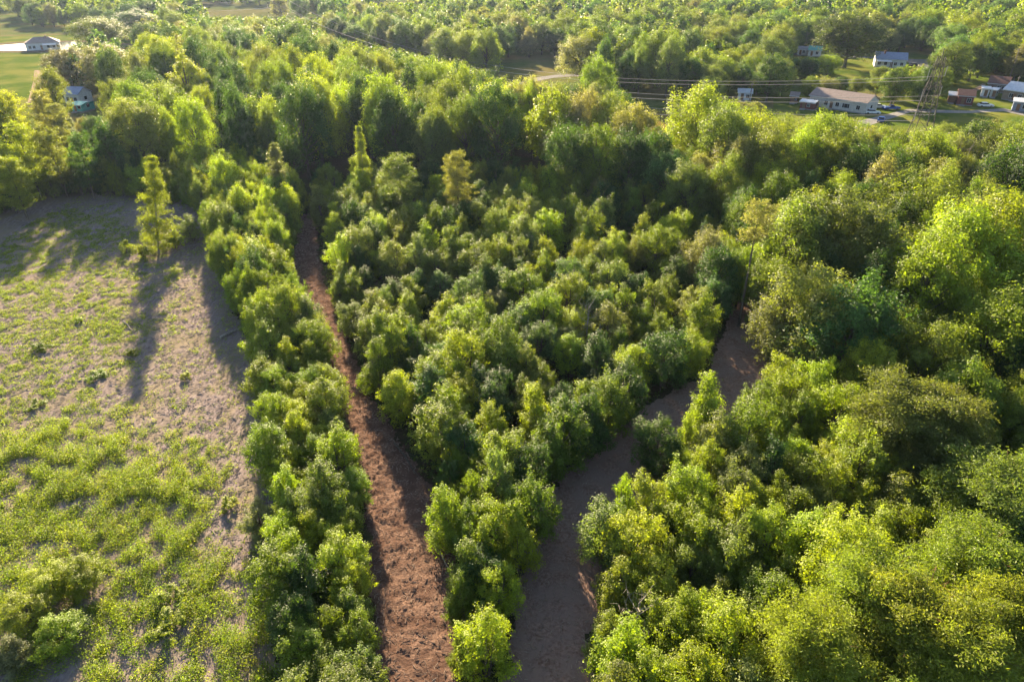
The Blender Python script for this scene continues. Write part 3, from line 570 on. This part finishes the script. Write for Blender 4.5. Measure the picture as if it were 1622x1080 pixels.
for x, y, h, r in scatter(D3, 5.5, hrD3, None, tr+OPEN, 1.0, seed=26, overlap=.58):
    if proj(x, y, h)[0] > 1740: REST0.append((x, y, h, r, 'green')); continue
    plant('big', x, y, h, r, pick(q, dict(lime=.1, green=.3, dark=.15, olive=.25, tan=.15, blue=.05)), 'broadleaf_tree', 'D')
# E forest: everything beyond, out to the horizon
E1 = gp([(-520, 340), (-60, 310), (60, 290), (150, 278), (240, 282), (330, 300), (500, 318), (520, 298), (1040, 298), (1150, 262), (1700, 262), (2300, 262), (1900, 100), (1500, 40), (-200, 40), (-900, 150)])
E1 = np.array(list(E1))
def hrE(q, x, y):
    s = q.uniform(.72, 1.15); px, _ = proj(x, y, 10); k = 17.5 if (px < 1080) else 12.5
    if y > 290: k = 14.5
    return (k*s, (4.5 if y < 260 else 5.6)*s*1.05)
cand = scatter(E1, 7.0, hrE, None, OPEN+[clearing], 1.5, seed=27, overlap=.60, limit=1600, tries=10)
E2 = np.array([(-620, 330), (-620, 900), (850, 900), (850, 330), (700, 330), (0, 430)])
E2 = np.array([at(-300, 40), (-620, 900), (900, 900), at(1900, 40)])
cand += scatter(E2, 11.0, lambda q, x, y: (q.uniform(12, 17), q.uniform(6, 8)), None, OPEN, 2, seed=28, overlap=.6, limit=1300, tries=7)
# how much of each crown shows: paint the crowns near to far
buf = np.zeros((270, 406), bool)
for x, y, h, r in sorted(trees, key=lambda t: t[1]):
    px, pt = proj(x, y, h); _, pb = proj(x, y, 0); pr = r*FPX/math.hypot(y, CAM_H)
    x0, x1, y0, y1 = [int(v/4) for v in (px-pr, px+pr, pt, pb)]; buf[max(0, y0):max(0, y1), max(0, x0):max(0, x1)] = True
sc_ = []
for x, y, h, r in sorted(cand, key=lambda t: t[1]):
    px, pt = proj(x, y, h); _, pb = proj(x, y, 0); pr = r*FPX/math.hypot(y, CAM_H)
    x0, x1, y0, y1 = [int(v/4) for v in (px-pr*.9, px+pr*.9, pt, pb)]; x0 = max(0, x0); y0 = max(0, y0); x1 = max(x0, x1+1); y1 = max(y0, y1)
    s = buf[y0:y1, x0:x1]; sc_.append((int(s.size-s.sum()), x, y, h, r)); s[:] = True
sc_.sort(key=lambda t: -t[0]); rest = list(REST0)
for i, (v, x, y, h, r) in enumerate(sc_):
    far = y > 270; px = proj(x, y, h)[0]
    n = fnoise(x*.03, y*.03, 2)
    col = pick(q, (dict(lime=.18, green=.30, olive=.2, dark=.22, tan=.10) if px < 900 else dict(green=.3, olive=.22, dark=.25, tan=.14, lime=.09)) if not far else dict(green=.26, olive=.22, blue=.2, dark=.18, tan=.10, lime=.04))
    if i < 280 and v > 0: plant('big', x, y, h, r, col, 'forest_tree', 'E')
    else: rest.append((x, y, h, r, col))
print('near rest', sum(t[1] < 240 for t in rest), 'young', sum(o.name.startswith('young') for o in COL.objects), 'broad', sum(o.name.startswith('broadleaf') for o in COL.objects), 'forest cand', len(cand), 'rest', len(rest))
VS, FS, TI, TC = [], [], [], []; nv = 0
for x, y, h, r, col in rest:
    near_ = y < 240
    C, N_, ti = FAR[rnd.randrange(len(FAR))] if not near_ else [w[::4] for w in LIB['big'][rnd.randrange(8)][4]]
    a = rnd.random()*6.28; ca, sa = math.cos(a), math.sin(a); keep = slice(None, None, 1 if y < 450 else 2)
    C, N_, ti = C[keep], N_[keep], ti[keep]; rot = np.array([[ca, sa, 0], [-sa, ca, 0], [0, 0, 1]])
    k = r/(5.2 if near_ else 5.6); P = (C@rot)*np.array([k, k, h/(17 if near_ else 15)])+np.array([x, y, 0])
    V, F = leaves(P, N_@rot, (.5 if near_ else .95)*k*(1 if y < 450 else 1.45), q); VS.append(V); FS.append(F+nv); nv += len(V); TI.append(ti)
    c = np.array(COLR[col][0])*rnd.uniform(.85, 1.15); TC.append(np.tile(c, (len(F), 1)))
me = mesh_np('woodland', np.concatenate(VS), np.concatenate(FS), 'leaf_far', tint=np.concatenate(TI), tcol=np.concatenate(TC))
tag(link('woodland', me), 'hazy mass of distant woodland filling the far hills and gaps', 'woodland', kind='stuff')

# ------------------------------------------------------------------ labels that tell the planted trees apart
REG = {'F': ('the clearing’s far edge', None), 'A': ('the strip by the clearing', None), 'B': ('the wedge between the trails', None), 'C': ('the middle thicket', None), 'D': ('the right woods', None), 'E': ('tall forest', None)}
DEPTH = {'F': [(0, 130, 'near end of'), (130, 145, 'inner side of'), (145, 900, 'outer side of')], 'A': [(0, 38, 'low in'), (38, 48, 'near part of'), (48, 60, 'lower middle of'), (60, 78, 'upper half of'), (78, 500, 'far end of')], 'B': [(0, 45, 'near end of'), (45, 500, 'far end of')],
         'C': [(0, 62, 'front of'), (62, 74, 'near part of'), (74, 86, 'near middle of'), (86, 98, 'far middle of'), (98, 112, 'far part of'), (112, 900, 'back of')],
         'D': [(0, 36, 'very bottom of'), (36, 44, 'low in'), (44, 54, 'lower part of'), (54, 66, 'middle of'), (66, 82, 'upper half of'), (82, 105, 'upper part of'), (105, 900, 'top of')],
         'E': [(0, 165, 'front edge of'), (165, 190, 'second line of'), (190, 225, 'middle depth of'), (225, 280, 'far middle of'), (280, 350, 'far part of'), (350, 2000, 'hazy far end of')]}
LAT = {'F': [(0, 'beyond frame'), (110, 'left part'), (210, 'middle'), (9999, 'right part')], 'A': [(9999, '')], 'B': [(9999, '')], 'C': [(600, 'left side'), (720, 'left of middle'), (850, 'in its middle'), (980, 'right of middle'), (9999, 'right side')],
       'D': [(1050, 'left end'), (1180, 'left part'), (1320, 'left of centre'), (1450, 'right of centre'), (1622, 'right part'), (9999, 'beyond frame')],
       'E': [(0, 'off the left edge'), (200, 'far left'), (400, 'left'), (600, 'left of centre'), (800, 'centre'), (1000, 'right of centre'), (1200, 'right'), (1400, 'farther right'), (1622, 'far right'), (9999, 'beyond frame')]}
ORD = ['first', 'second', 'third', 'fourth', 'fifth', 'sixth', 'seventh', 'eighth', 'ninth', 'tenth', 'eleventh', 'twelfth', 'thirteenth', 'fourteenth', 'fifteenth', 'sixteenth', 'seventeenth', 'eighteenth', 'nineteenth', 'twentieth', 'twenty-first', 'twenty-second', 'twenty-third', 'twenty-fourth', 'twenty-fifth', 'twenty-sixth']
GRP = {'F': 'bushy trees along the far edge of the clearing', 'A': 'young trees of the strip beside the left trail', 'B': 'young trees of the wedge', 'C': 'young trees of the middle thicket', 'D': 'trees of the right woods', 'E': 'trees of the tall forest'}
by = {}
for d in RECS:
    reg = d['reg']
    dep = next(w for a, b, w in DEPTH[reg] if a <= d['y'] < b); lat = next(w for a, w in LAT[reg] if d['px'] < a)
    d['key'] = (d['form'], d['col'], dep, REG[reg][0], lat); by.setdefault(d['key'], []).append(d); d['o']['group'] = GRP[reg]
for k in list(by):
    if len(by[k]) > 7:
        v = sorted(by.pop(k), key=lambda d: d['h']); m_ = len(v)//2; by[('shorter '+k[0],)+k[1:]] = v[:m_]; by[('taller '+k[0],)+k[1:]] = v[m_:]
for k, v in by.items():
    v.sort(key=lambda d: d['px']); f, c, dep, reg, lat = k
    for i, d in enumerate(v):
        s = f"{f} {c} tree, {dep} {reg}" + (f", {lat}" if lat else '')
        if len(v) > 1: s = (f"{ORD[i]} from left, " if i < len(v)-1 else 'rightmost, ')+s
        d['o']['label'] = s

# ------------------------------------------------------------------ weeds, undergrowth, debris
def clumps(name, P, rad, hgt, per, leaf, cols, mat='weed', seed=5):
    r = np.random.default_rng(seed); n = len(P); k = np.maximum(4, (per*(rad/rad.mean())**1.2).astype(int)); idx = np.repeat(np.arange(n), k); m = len(idx)
    d = sphere_dirs(m, r); d[:, 2] = abs(d[:, 2]); rr = r.random(m)**.5
    C = np.c_[P[idx, 0]+d[:, 0]*rad[idx]*rr, P[idx, 1]+d[:, 1]*rad[idx]*rr, .06+d[:, 2]*hgt[idx]*rr]
    V, F = leaves(C, d*.7+np.array([0, 0, .3])+r.normal(size=(m, 3))*.5, leaf, r)
    return mesh_np(name, V, F, mat, tint=np.clip(r.random(n)[idx]*.7+r.random(m)*.3, 0, 1), tcol=cols[idx])
r = np.random.default_rng(31)
dense1 = gp([(-300, 700), (60, 668), (150, 650), (260, 680), (330, 760), (350, 870), (440, 990), (450, 1110), (-500, 1110)])
dense2 = gp([(-400, 400), (0, 345), (180, 340), (235, 385), (250, 420), (230, 500), (195, 560), (150, 620), (0, 640), (-400, 700)])
n = 230000; x0, y0 = clearing.min(0); x1, y1 = clearing.max(0); x0 = max(x0, -90)
P = np.c_[r.uniform(x0, x1, n), r.uniform(y0, y1, n)]; P = P[inside(P, clearing)]; P = P[P[:, 0] > -12-.86*P[:, 1]]
s1 = edge_dist(P, dense1)*np.where(inside(P, dense1), 1, -1); s2 = edge_dist(P, dense2)*np.where(inside(P, dense2), 1, -1)
nz = fnoise(P[:, 0]*.35, P[:, 1]*.22, 4); n2 = fnoise(P[:, 0]*1.1+50, P[:, 1]*.9, 3)
dn = .17+.78*np.clip(.5+s1/5+(nz-.5)*4, 0, 1)+1.2*np.clip(.6+s2/6+(nz-.5)*3, 0, 1)*(s1 < 1)
keep = r.random(len(P)) < dn*np.clip((n2-.38)*6, 0.04, 1); P = P[keep]; s1 = s1[keep]; nz = nz[keep]; n2 = n2[keep]
near = np.clip(.5+s1/6, 0, 1); rad = (.14+.18*r.random(len(P)))*(1+near*.8)*(.7+n2*.9); hgt = rad*(1.0+.7*r.random(len(P)))*(1+near*.9*np.clip((nz-.47)*8, 0, 1))
pal = np.array([(.21, .265, .03), (.165, .235, .03), (.11, .18, .03), (.25, .265, .07)]); cols = pal[r.choice(4, len(P), p=[.4, .3, .18, .12])]
print('weeds', len(P))
tag(link('weeds', clumps('weeds', P, rad, hgt, 24, .115, cols)), 'yellow-green weeds sprouting over the cleared ground', 'weeds', kind='stuff')
# undergrowth under the trees and along the trail edges
A2 = [gp([(-600, 1115), (-300, 330), (60, 296), (500, 320), (1060, 290), (1300, 330), (1800, 500), (1800, 1115)])]
P = np.c_[r.uniform(-110, 95, 62000), r.uniform(16, 150, 62000)]; P = P[inside(P, A2[0])]
for a in (clearing, trail_l, trail_r): ok = ~inside(P, a); d_ = edge_dist(P, a); P = P[ok & (d_ > .1)]
P = P[:15000]; rad = .3+.4*r.random(len(P)); cols = np.array([(.07, .12, .03), (.05, .09, .025), (.12, .16, .03)])[r.choice(3, len(P))]
tag(link('undergrowth', clumps('undergrowth', P, rad, rad*1.3, 13, .24, cols, seed=8)), 'low green undergrowth beneath the trees and along both trails', 'undergrowth', kind='stuff')
def sticks(name, P, ln, wd, mat, seed, z=.16):
    r = np.random.default_rng(seed); n = len(P); a = r.random(n)*3.14159; d = np.c_[np.cos(a), np.sin(a), r.normal(size=n)*.12]; s = np.c_[-np.sin(a), np.cos(a), np.zeros(n)]; u = np.array([0, 0, 1.0])
    c = np.c_[P, .05+(z(P[:, 0], P[:, 1]) if callable(z) else z)+.04*r.random(n)]; h = (ln*(.4+r.random(n)))[:, None]*.5; w = (wd*(.5+r.random(n)))[:, None]*.5
    V = np.stack([c-d*h-s*w, c-d*h+s*w, c-d*h+u*w*1.4, c+d*h-s*w, c+d*h+s*w, c+d*h+u*w*1.4], 1).reshape(-1, 3); b = (np.arange(n)*6)[:, None]
    F = np.concatenate([b+np.array([[0, 3, 5, 2]]), b+np.array([[1, 2, 5, 4]]), b+np.array([[0, 1, 4, 3]]), b+np.array([[0, 2, 1, 1]])[:, :4]][:3])
    return tag(link(name, mesh_np(name, V, F, mat)), kind='stuff')
def fill(poly, n, m=.3, rr=None):
    x0, y0 = poly.min(0); x1, y1 = poly.max(0); P = np.c_[r.uniform(x0, x1, n), r.uniform(y0, y1, n)]; P = P[inside(P, poly)]; return P[edge_dist(P, poly) > m]
tag(sticks('wood_chips', np.r_[fill(trail_l, 26000), fill(trail_r, 18000)], .3, .04, 'chip', 41, rut), 'shredded wood chips and sticks littering both trails', 'wood chips')
P = fill(clearing, 60000, .4); P = P[P[:, 0] > -75]
tag(sticks('slash', P, .5, .042, 'slash', 42, .2), 'broken sticks and slash lying over the cleared ground', 'slash')
def log(pa, pb, rad, label, mat='bark_pale', limbs=2):
    a = at(*pa); b = at(*pb); L_ = math.dist(a, b); e = thing('fallen_log', label, 'log', (a[0], a[1], .2+rad), math.atan2(b[1]-a[1], b[0]-a[0]))
    m = MB(); m.tube([(0, 0, 0), (L_*.4, .08, .05), (L_*.75, -.05, 0), (L_, .05, .05)], [rad, rad*.85, rad*.6, rad*.3], 8); m.build('trunk', mat, e)
    m = MB()
    for i in range(limbs): t = .35+.3*i; m.tube([(L_*t, 0, 0), (L_*t+.5, .5*(-1)**i, .3), (L_*t+1.1, .8*(-1)**i, .35)], [rad*.4, rad*.25, .01], 5)
    m.build('limb_stubs', mat, e)
log((350, 539), (386, 522), .22, 'pale fallen log lying at the clearing’s right edge'); log((688, 868), (716, 910), .09, 'thin bent branch lying along the left trail’s right edge', limbs=3)
log((625, 705), (668, 765), .11, 'long thin log along the thicket’s shaded edge of the left trail', 'bark'); log((196, 512), (212, 528), .12, 'short dark log in the lone pine’s shadow', limbs=1); log((118, 803), (140, 812), .13, 'short log half buried in the clearing’s thick weeds', limbs=1)

# ------------------------------------------------------------------ buildings
def gable(mb, x0, x1, y0, y1, z, h, th=.14, ov=.35, hip=0.0):
    """a pitched roof with real thickness, its ridge along x"""
    x0 -= ov; x1 += ov; y0 -= ov; y1 += ov; ym = (y0+y1)/2; a = [(x0, y0, z), (x1, y0, z), (x1, y1, z), (x0, y1, z), (x0+hip, ym, z+h), (x1-hip, ym, z+h)]
    v = a+[(p[0], p[1], p[2]+th) for p in a]
    mb.poly(v, [(0, 4, 5, 1), (2, 5, 4, 3), (6, 7, 11, 10), (8, 9, 10, 11), (0, 1, 7, 6), (2, 3, 9, 8)]+([(0, 3, 4), (6, 10, 9), (1, 5, 2), (7, 8, 11)] if hip else []) + [(3, 0, 6, 9), (1, 2, 8, 7)][:2 if hip else 0]
            + ([] if hip else [(0, 6, 10, 4), (4, 10, 9, 3), (1, 5, 11, 7), (5, 2, 8, 11)]))
def house(name, label, cat, pa, pb, depth, wh, rh, wall, roof, wins=(), door=None, chim=None, hip=0.0, porch=None, group=None, base='grey_roof', wing=None, trim='white_wall'):
    a, b = at(*pa), at(*pb); L_ = math.dist(a, b); e = thing(name, label, cat, (a[0], a[1], 0), math.atan2(b[1]-a[1], b[0]-a[0]), group)
    m = MB(); m.box(.05, L_-.05, .05, depth-.05, -.3, .35); m.build('foundation', base, e)
    m = MB(); m.box(0, L_, 0, depth, .35, wh)
    if not hip:
        for x in (0, L_-.12): m.poly([(x, 0, wh), (x+.12, 0, wh), (x+.12, depth, wh), (x, depth, wh), (x, depth/2, wh+rh*.97), (x+.12, depth/2, wh+rh*.97)], [(0, 3, 4), (1, 5, 2), (0, 4, 5, 1), (3, 2, 5, 4)])
    m.build('walls', wall, e)
    m = MB(); gable(m, 0, L_, 0, depth, wh+.01, rh, hip=hip); ro = m.build('roof', roof, e)
    m = MB(); m.box(-.36, L_+.36, -.42, -.36, wh-.1, wh+.06); m.build('gutter', trim, ro)
    if chim is not None: m = MB(); m.box(chim, chim+.6, depth*.35, depth*.35+.6, wh+.2, wh+rh+.7); m.box(chim-.06, chim+.66, depth*.35-.06, depth*.35+.66, wh+rh+.7, wh+rh+.82); m.build('chimney', 'rust', ro)
    for u, w, z0, h in wins:
        x = u*L_; f = MB(); f.box(x-.08, x+w+.08, -.05, -.003, z0-.08, z0+h+.08); fo = f.build('window', trim, e)
        f = MB(); f.box(x, x+w/2-.03, -.07, -.052, z0, z0+h); f.box(x+w/2+.03, x+w, -.07, -.052, z0, z0+h); f.build('pane', 'glass_dark', fo)
    for x in (-.05, L_+.003): f = MB(); f.box(x, x+.047, depth*.4, depth*.4+1.1, 1.3, 2.3); f.build('side_window', 'glass_dark', e)
    if door is not None:
        x = door*L_; f = MB(); f.box(x, x+.95, -.06, -.003, .4, 2.4); d = f.build('door', 'wood_brown', e); f = MB(); f.box(x+.8, x+.86, -.1, -.062, 1.3, 1.45); f.build('handle', 'chrome', d)
        f = MB(); f.box(x-.3, x+1.25, -1.2, -.06, 0, .2); f.box(x-.3, x+1.25, -.8, -.065, .2, .38); f.build('steps', 'grey_roof', e)
    if porch:
        p0, p1, pd = porch; f = MB(); f.poly([(p0*L_, -pd, wh-.75), (p1*L_, -pd, wh-.75), (p1*L_, -.07, wh-.18), (p0*L_, -.07, wh-.18), (p0*L_, -pd, wh-.63), (p1*L_, -pd, wh-.63), (p1*L_, -.07, wh-.06), (p0*L_, -.07, wh-.06)], [(0, 3, 2, 1), (4, 5, 6, 7), (0, 1, 5, 4), (1, 2, 6, 5), (2, 3, 7, 6), (3, 0, 4, 7)])
        f.build('porch_roof', 'metal_roof', e)
        for k in range(3):
            x = L_*(p0+(p1-p0)*k/2); x = min(max(x, p0*L_+.08), p1*L_-.08); f = MB(); f.box(x-.06, x+.06, -pd+.05, -pd+.17, 0, wh-.76); f.build('porch_post', trim, e)
    if wing:
        x0, x1, pd, wm, rm = wing; f = MB(); f.box(x0, x1, -pd, -.08, 0, wh-.5); wo_ = f.build('wing', wm, e)
        f = MB(); xm = (x0+x1)/2; z = wh-.49; f.poly([(x0-.2, -pd-.2, z), (x1+.2, -pd-.2, z), (xm, -pd-.2, z+1), (x0-.2, -.08, z), (x1+.2, -.08, z), (xm, -.08, z+1)], [(0, 1, 2), (3, 5, 4), (0, 2, 5, 3), (1, 4, 5, 2), (0, 3, 4, 1)]); f.build('wing_roof', rm, wo_)
    return e
W = lambda us, z=1.15, w=1.1, h=1.2: [(u, w, z, h) for u in us]
house('house', 'long pale house with brown roof beside the parked cars', 'house', (1280, 168), (1369, 182), 8.5, 3.3, 1.9, 'beige_wall', 'brown_roof', W((.08, .28, .48, .6, .66, .84)), door=.38, chim=None)
house('lean_to', 'low lean-to with metal roof and red wall before the long pale house', 'shed', (1266, 173), (1288, 176), 4, 2.3, .5, 'red_barn', 'metal_roof', W((.5,), 1, .8, .8), door=.15)
house('shed', 'small brown shed left of the long pale house', 'shed', (1250, 164), (1262, 165), 3, 2.4, 1.0, 'rust', 'brown_roof', W((.6,), 1.2, .6, .6), door=.2)
house('house', 'white house with blue-grey roof by the asphalt driveway', 'house', (1384, 107), (1433, 109.5), 9, 3.4, 2.3, 'white_wall', 'blue_roof', W((.1, .3, .62, .82)), door=.5, porch=(.04, .52, 2.4), chim=3.0)
house('shed', 'shed with bright teal roof behind the yellow lawn tree', 'shed', (1279, 90), (1299, 91), 5, 2.8, 1.6, 'white_wall', 'teal_roof', W((.6,)), door=.2)
house('shed', 'grey-roofed outbuilding left of the teal-roofed shed', 'shed', (1262, 88), (1278, 89), 5, 2.6, 1.2, 'beige_wall', 'grey_roof', W((.5,)), door=.2)
house('shed', 'little white shed with dark window behind the power lines', 'shed', (1168, 160), (1189, 161), 4, 2.6, 1.0, 'white_wall', 'metal_roof', W((.6,), 1, 1, 1.1), door=.2)
house('house', 'white house with grey-brown hipped roof beside the pond', 'house', (43, 82), (97, 79), 10, 3.3, 2.4, 'white_wall', 'brown_roof', W((.08, .2, .62, .78, .9)), door=.42, hip=4.5, porch=(.5, .9, 2.5), chim=9)
house('house', 'little white house with slate blue roof behind the left pines', 'house', (105, 166), (128, 167), 6, 3.2, 1.9, 'white_wall', 'blue_roof', W((.15, .65)), door=.42)
house('canopy', 'turquoise canopy shed in front of the slate blue roofed house', 'shed', (116, 178), (132, 179), 5, 2.2, .6, 'teal', 'teal', W((.6,)), door=.2)
house('shed', 'tiny grey shed right of the turquoise canopy', 'shed', (134, 176), (142, 176), 2.5, 2.0, .6, 'grey_roof', 'metal_roof', (), door=.2)
house('barn', 'red barn with dark open bay right of the lattice tower', 'barn', (1514, 167), (1539, 169), 7, 3.0, 1.5, 'red_barn', 'rust', W((.6,)), door=.25)
house('shed', 'dark shed with pale roof between lattice tower and red barn', 'shed', (1500, 164), (1512, 165), 4.5, 2.6, .8, 'wood_brown', 'metal_roof', (), door=.3)
house('trailer', 'white box trailer in the farmyard, left one of two', 'trailer', (1552, 154), (1564, 155), 5, 2.8, .25, 'white_wall', 'white_wall', (), door=.4)
house('trailer', 'pale blue-white box trailer in the farmyard, right one of two', 'trailer', (1566, 155), (1575, 156), 5, 2.6, .25, 'car_silver', 'white_wall', (), door=.4)
house('barn', 'long farm building with rusty red roof at the far right', 'barn', (1561, 146), (1592, 149), 8, 3.0, 2.0, 'wood_grey', 'rust', W((.5, .75)), door=.2)
house('barn', 'silver-roofed farm building at the right picture edge', 'barn', (1585, 158), (1640, 166), 9, 3.2, 2.2, 'wood_grey', 'metal_roof', W((.2, .45)), door=.3)
house('shed', 'blue-grey shed with white roof at the right edge of the lawn', 'shed', (1601, 177), (1632, 180), 5, 3.0, .8, 'blue_roof', 'white_wall', W((.5,)), door=.2)
x, y = at(1045, 3); house('house', 'far pale house peeping from the woods at the top edge', 'house', (1036, 2), (1056, 2), 9, 9, 3, 'white_wall', 'metal_roof', W((.1, .4, .7), 6), door=.5)
def prism(mb, prof, y0, y1):
    n = len(prof); mb.poly([(x, y0, z) for x, z in prof]+[(x, y1, z) for x, z in prof], [tuple(range(n)), tuple(range(2*n-1, n-1, -1))]+[(i, n+i, n+(i+1) % n, (i+1) % n) for i in range(n)])
def car(px, py, deg, mat, label, L_=4.6, truck=False):
    x, y = at(px, py); e = thing('parked_truck' if truck else 'parked_car', label, 'truck' if truck else 'car', (x, y, 0), math.radians(deg)); k = L_/4.6
    m = MB(); prism(m, [(p*k, z) for p, z in [(-2.3, .35), (2.25, .35), (2.3, .7), (2.15, .92), (1.1, 1.0), (-2.1, 1.02), (-2.3, .8)]], -.88, .88); m.build('body', mat, e, bevel=.06)
    pr = [(.9, 1.0), (.35, 1.45), (-1.35 if not truck else -.5, 1.45), (-1.85 if not truck else -.8, 1.0)]
    m = MB(); prism(m, [(p*k, z-.03) for p, z in pr], -.72, .72); c = m.build('windows', 'glass_dark', e, bevel=.04)
    m = MB(); m.box((-1.25 if not truck else -.48)*k, .32*k, -.70, .70, 1.42, 1.48); m.build('roof', mat, e)
    for sx in (-1.4*k, 1.4*k):
        for sy in (-.82, .82):
            m = MB(); m.tube([(sx, sy-.11, .34), (sx, sy+.11, .34)], .34, 14); w = m.build('wheel', 'rubber', e); m = MB(); m.tube([(sx, sy-.125, .34), (sx, sy+.125, .34)], .2, 10); m.build('rim', 'chrome', w)
    for s in (-.6, .6): m = MB(); m.box(2.26*k, 2.33*k, s-.17, s+.17, .66, .8); m.build('headlight', 'lamp', e)
car(1381, 181, -12, 'car_white', 'white car nearest the long pale house’s right end'); car(1391, 172, -8, 'car_silver', 'silver car behind the white one beside the long pale house'); car(1411, 174, 5, 'car_blue', 'dark blue pickup truck right of the silver car', 5.3, True)
car(1395, 193, 60, 'car_blue', 'blue car by the drive, half hidden by treetops', 4.2); car(1447, 106, 20, 'car_black', 'dark car on the asphalt driveway by the white blue-roofed house'); car(1560, 170, -10, 'car_white', 'white car on the dirt drive between red barn and shed')

# ------------------------------------------------------------------ power line: lattice towers, wires, poles
def tower(x, y, H_, yaw, levels, label, arm=3.4, bw=2.6, tw=.8):
    e = thing('lattice_tower', label, 'pylon', (x, y, 0), yaw); m = MB(); n = 9; zs = [H_*(1-(1-i/n)**1.15) for i in range(n+1)]
    hw = lambda z: bw*(1-z/H_)**1.3+tw*(1-.25*z/H_)
    c = lambda z, k: ((1, 1, -1, -1)[k]*hw(z)*.9, (1, -1, -1, 1)[k]*hw(z)*.9, z)
    for k in range(4):
        m.tube([c(z, k) for z in zs], .085, 4)
        for i in range(n):
            m.tube([c(zs[i], k), c(zs[i+1], (k+1) % 4)], .04, 4); m.tube([c(zs[i+1], k), c(zs[i], (k+1) % 4)], .04, 4); m.tube([c(zs[i+1], k), c(zs[i+1], (k+1) % 4)], .03, 4)
    m.tube([(0, 0, H_-1), (0, 0, H_+1.6)], .07, 4); m.build('tower_body', 'steel', e); ends = []
    for z in levels:
        m = MB(); w = hw(z)*.9
        for s in (-1, 1):
            tip = (s*(arm+w), 0, z)
            for q_ in (-w, w): m.tube([(s*w, q_, z), tip], .05, 4); m.tube([(s*w, q_, z+1.3), tip], .04, 4); m.tube([(s*w, q_, z), (s*(w+arm*.4), q_*.6, z+.75)], .04, 4)
            m.tube([(s*(w+arm*.5), -w*.5, z), (s*(w+arm*.5), w*.5, z)], .04, 4)
        ao = m.build('crossarm', 'steel', e)
        for s in (-1, 1):
            m = MB()
            for i in range(9): m.tube([(s*(arm+w), 0, z-.1-i*.2), (s*(arm+w), 0, z-.2-i*.2)], [.10, .06], 8)
            m.tube([(s*(arm+w), 0, z), (s*(arm+w), 0, z-1.95)], .05, 6); m.build('insulator', 'insulator', ao)
            lx = s*(arm+w); ends.append(Vector((x+lx*math.cos(yaw), y+lx*math.sin(yaw), z-1.95)))
    return ends
def wire(a, b, sag, label, rad=.045):
    m = MB(); pts = []
    for i in range(41):
        t = i/40; p = a.lerp(b, t); pts.append(Vector((p.x, p.y, p.z-4*sag*t*(1-t)))-a)
    m.tube(pts, rad, 5); o = m.build('power_line', 'wire', None, a); tag(o, label, 'power line', 'wires strung between the lattice towers')
TR = tower(88, 150, 25.5, math.radians(38), [15.3, 19.3, 23.3][::-1], 'tall steel lattice tower rising from the trees left of the farmyard')
TF = tower(-134, 432, 25, math.radians(38), [12.5, 17.0, 21.5][::-1], 'distant hazy lattice tower at the top edge before the tan meadow', 4.2)
TG = tower(-420, 640, 27, math.radians(60), [14.5, 19.0, 23.5][::-1], 'farthest lattice tower beyond the top edge', 4.2)
for i, w in enumerate(['top wire, left side, of the long span', 'top wire, right side, of the long span', 'middle wire, left side, of the long span', 'middle wire, right side, of the long span', 'bottom wire, left side, of the long span', 'bottom wire, right side, of the long span']):
    wire(TR[i], TF[i], 15, 'pale power line, '+w+' between the towers'); wire(TF[i], TG[i], 9, 'hazy power line, '+w.replace('long span', 'far span at the top edge'), .03)
def pole(px, py, h, label, arm=1.1):
    x, y = at(px, py); e = thing('utility_pole', label, 'pole', (x, y, 0), .4); m = MB(); m.tube([(0, 0, 0), (0, 0, h)], [.17, .11], 8); m.build('post', 'wood_grey', e)
    m = MB(); m.box(-arm, arm, -.06, .06, h-.7, h-.56); c = m.build('crossarm', 'wood_grey', e)
    for s in (-arm+.1, 0, arm-.1): m = MB(); m.tube([(s, 0, h-.56), (s, 0, h-.35)], [.05, .07], 8); m.build('insulator', 'insulator', c)
pole(1414, 170, 8, 'wooden utility pole behind the blue pickup truck'); pole(1187, 161, 6, 'thin pole beside the little white shed', .5); pole(1605, 150, 6, 'utility pole over the silver-roofed farm building', .6); pole(1597, 130, 12, 'tall utility pole among the brown trees at the far right')

# ------------------------------------------------------------------ haze
hm, n, N, L = newmat('haze_air')
pv = N('ShaderNodeVolumePrincipled'); pv.inputs['Color'].default_value = (.50, .64, 1, 1); pv.inputs['Density'].default_value = .000045; pv.inputs['Anisotropy'].default_value = .45
o = N('ShaderNodeOutputMaterial'); L(pv.outputs[0], o.inputs['Volume']); M['haze'] = hm
mb = MB(); mb.box(-1300, 1300, -90, 1500, -1, 47.5); tag(mb.build('haze', 'haze'), 'thin pale evening haze over the land', 'haze', kind='stuff')
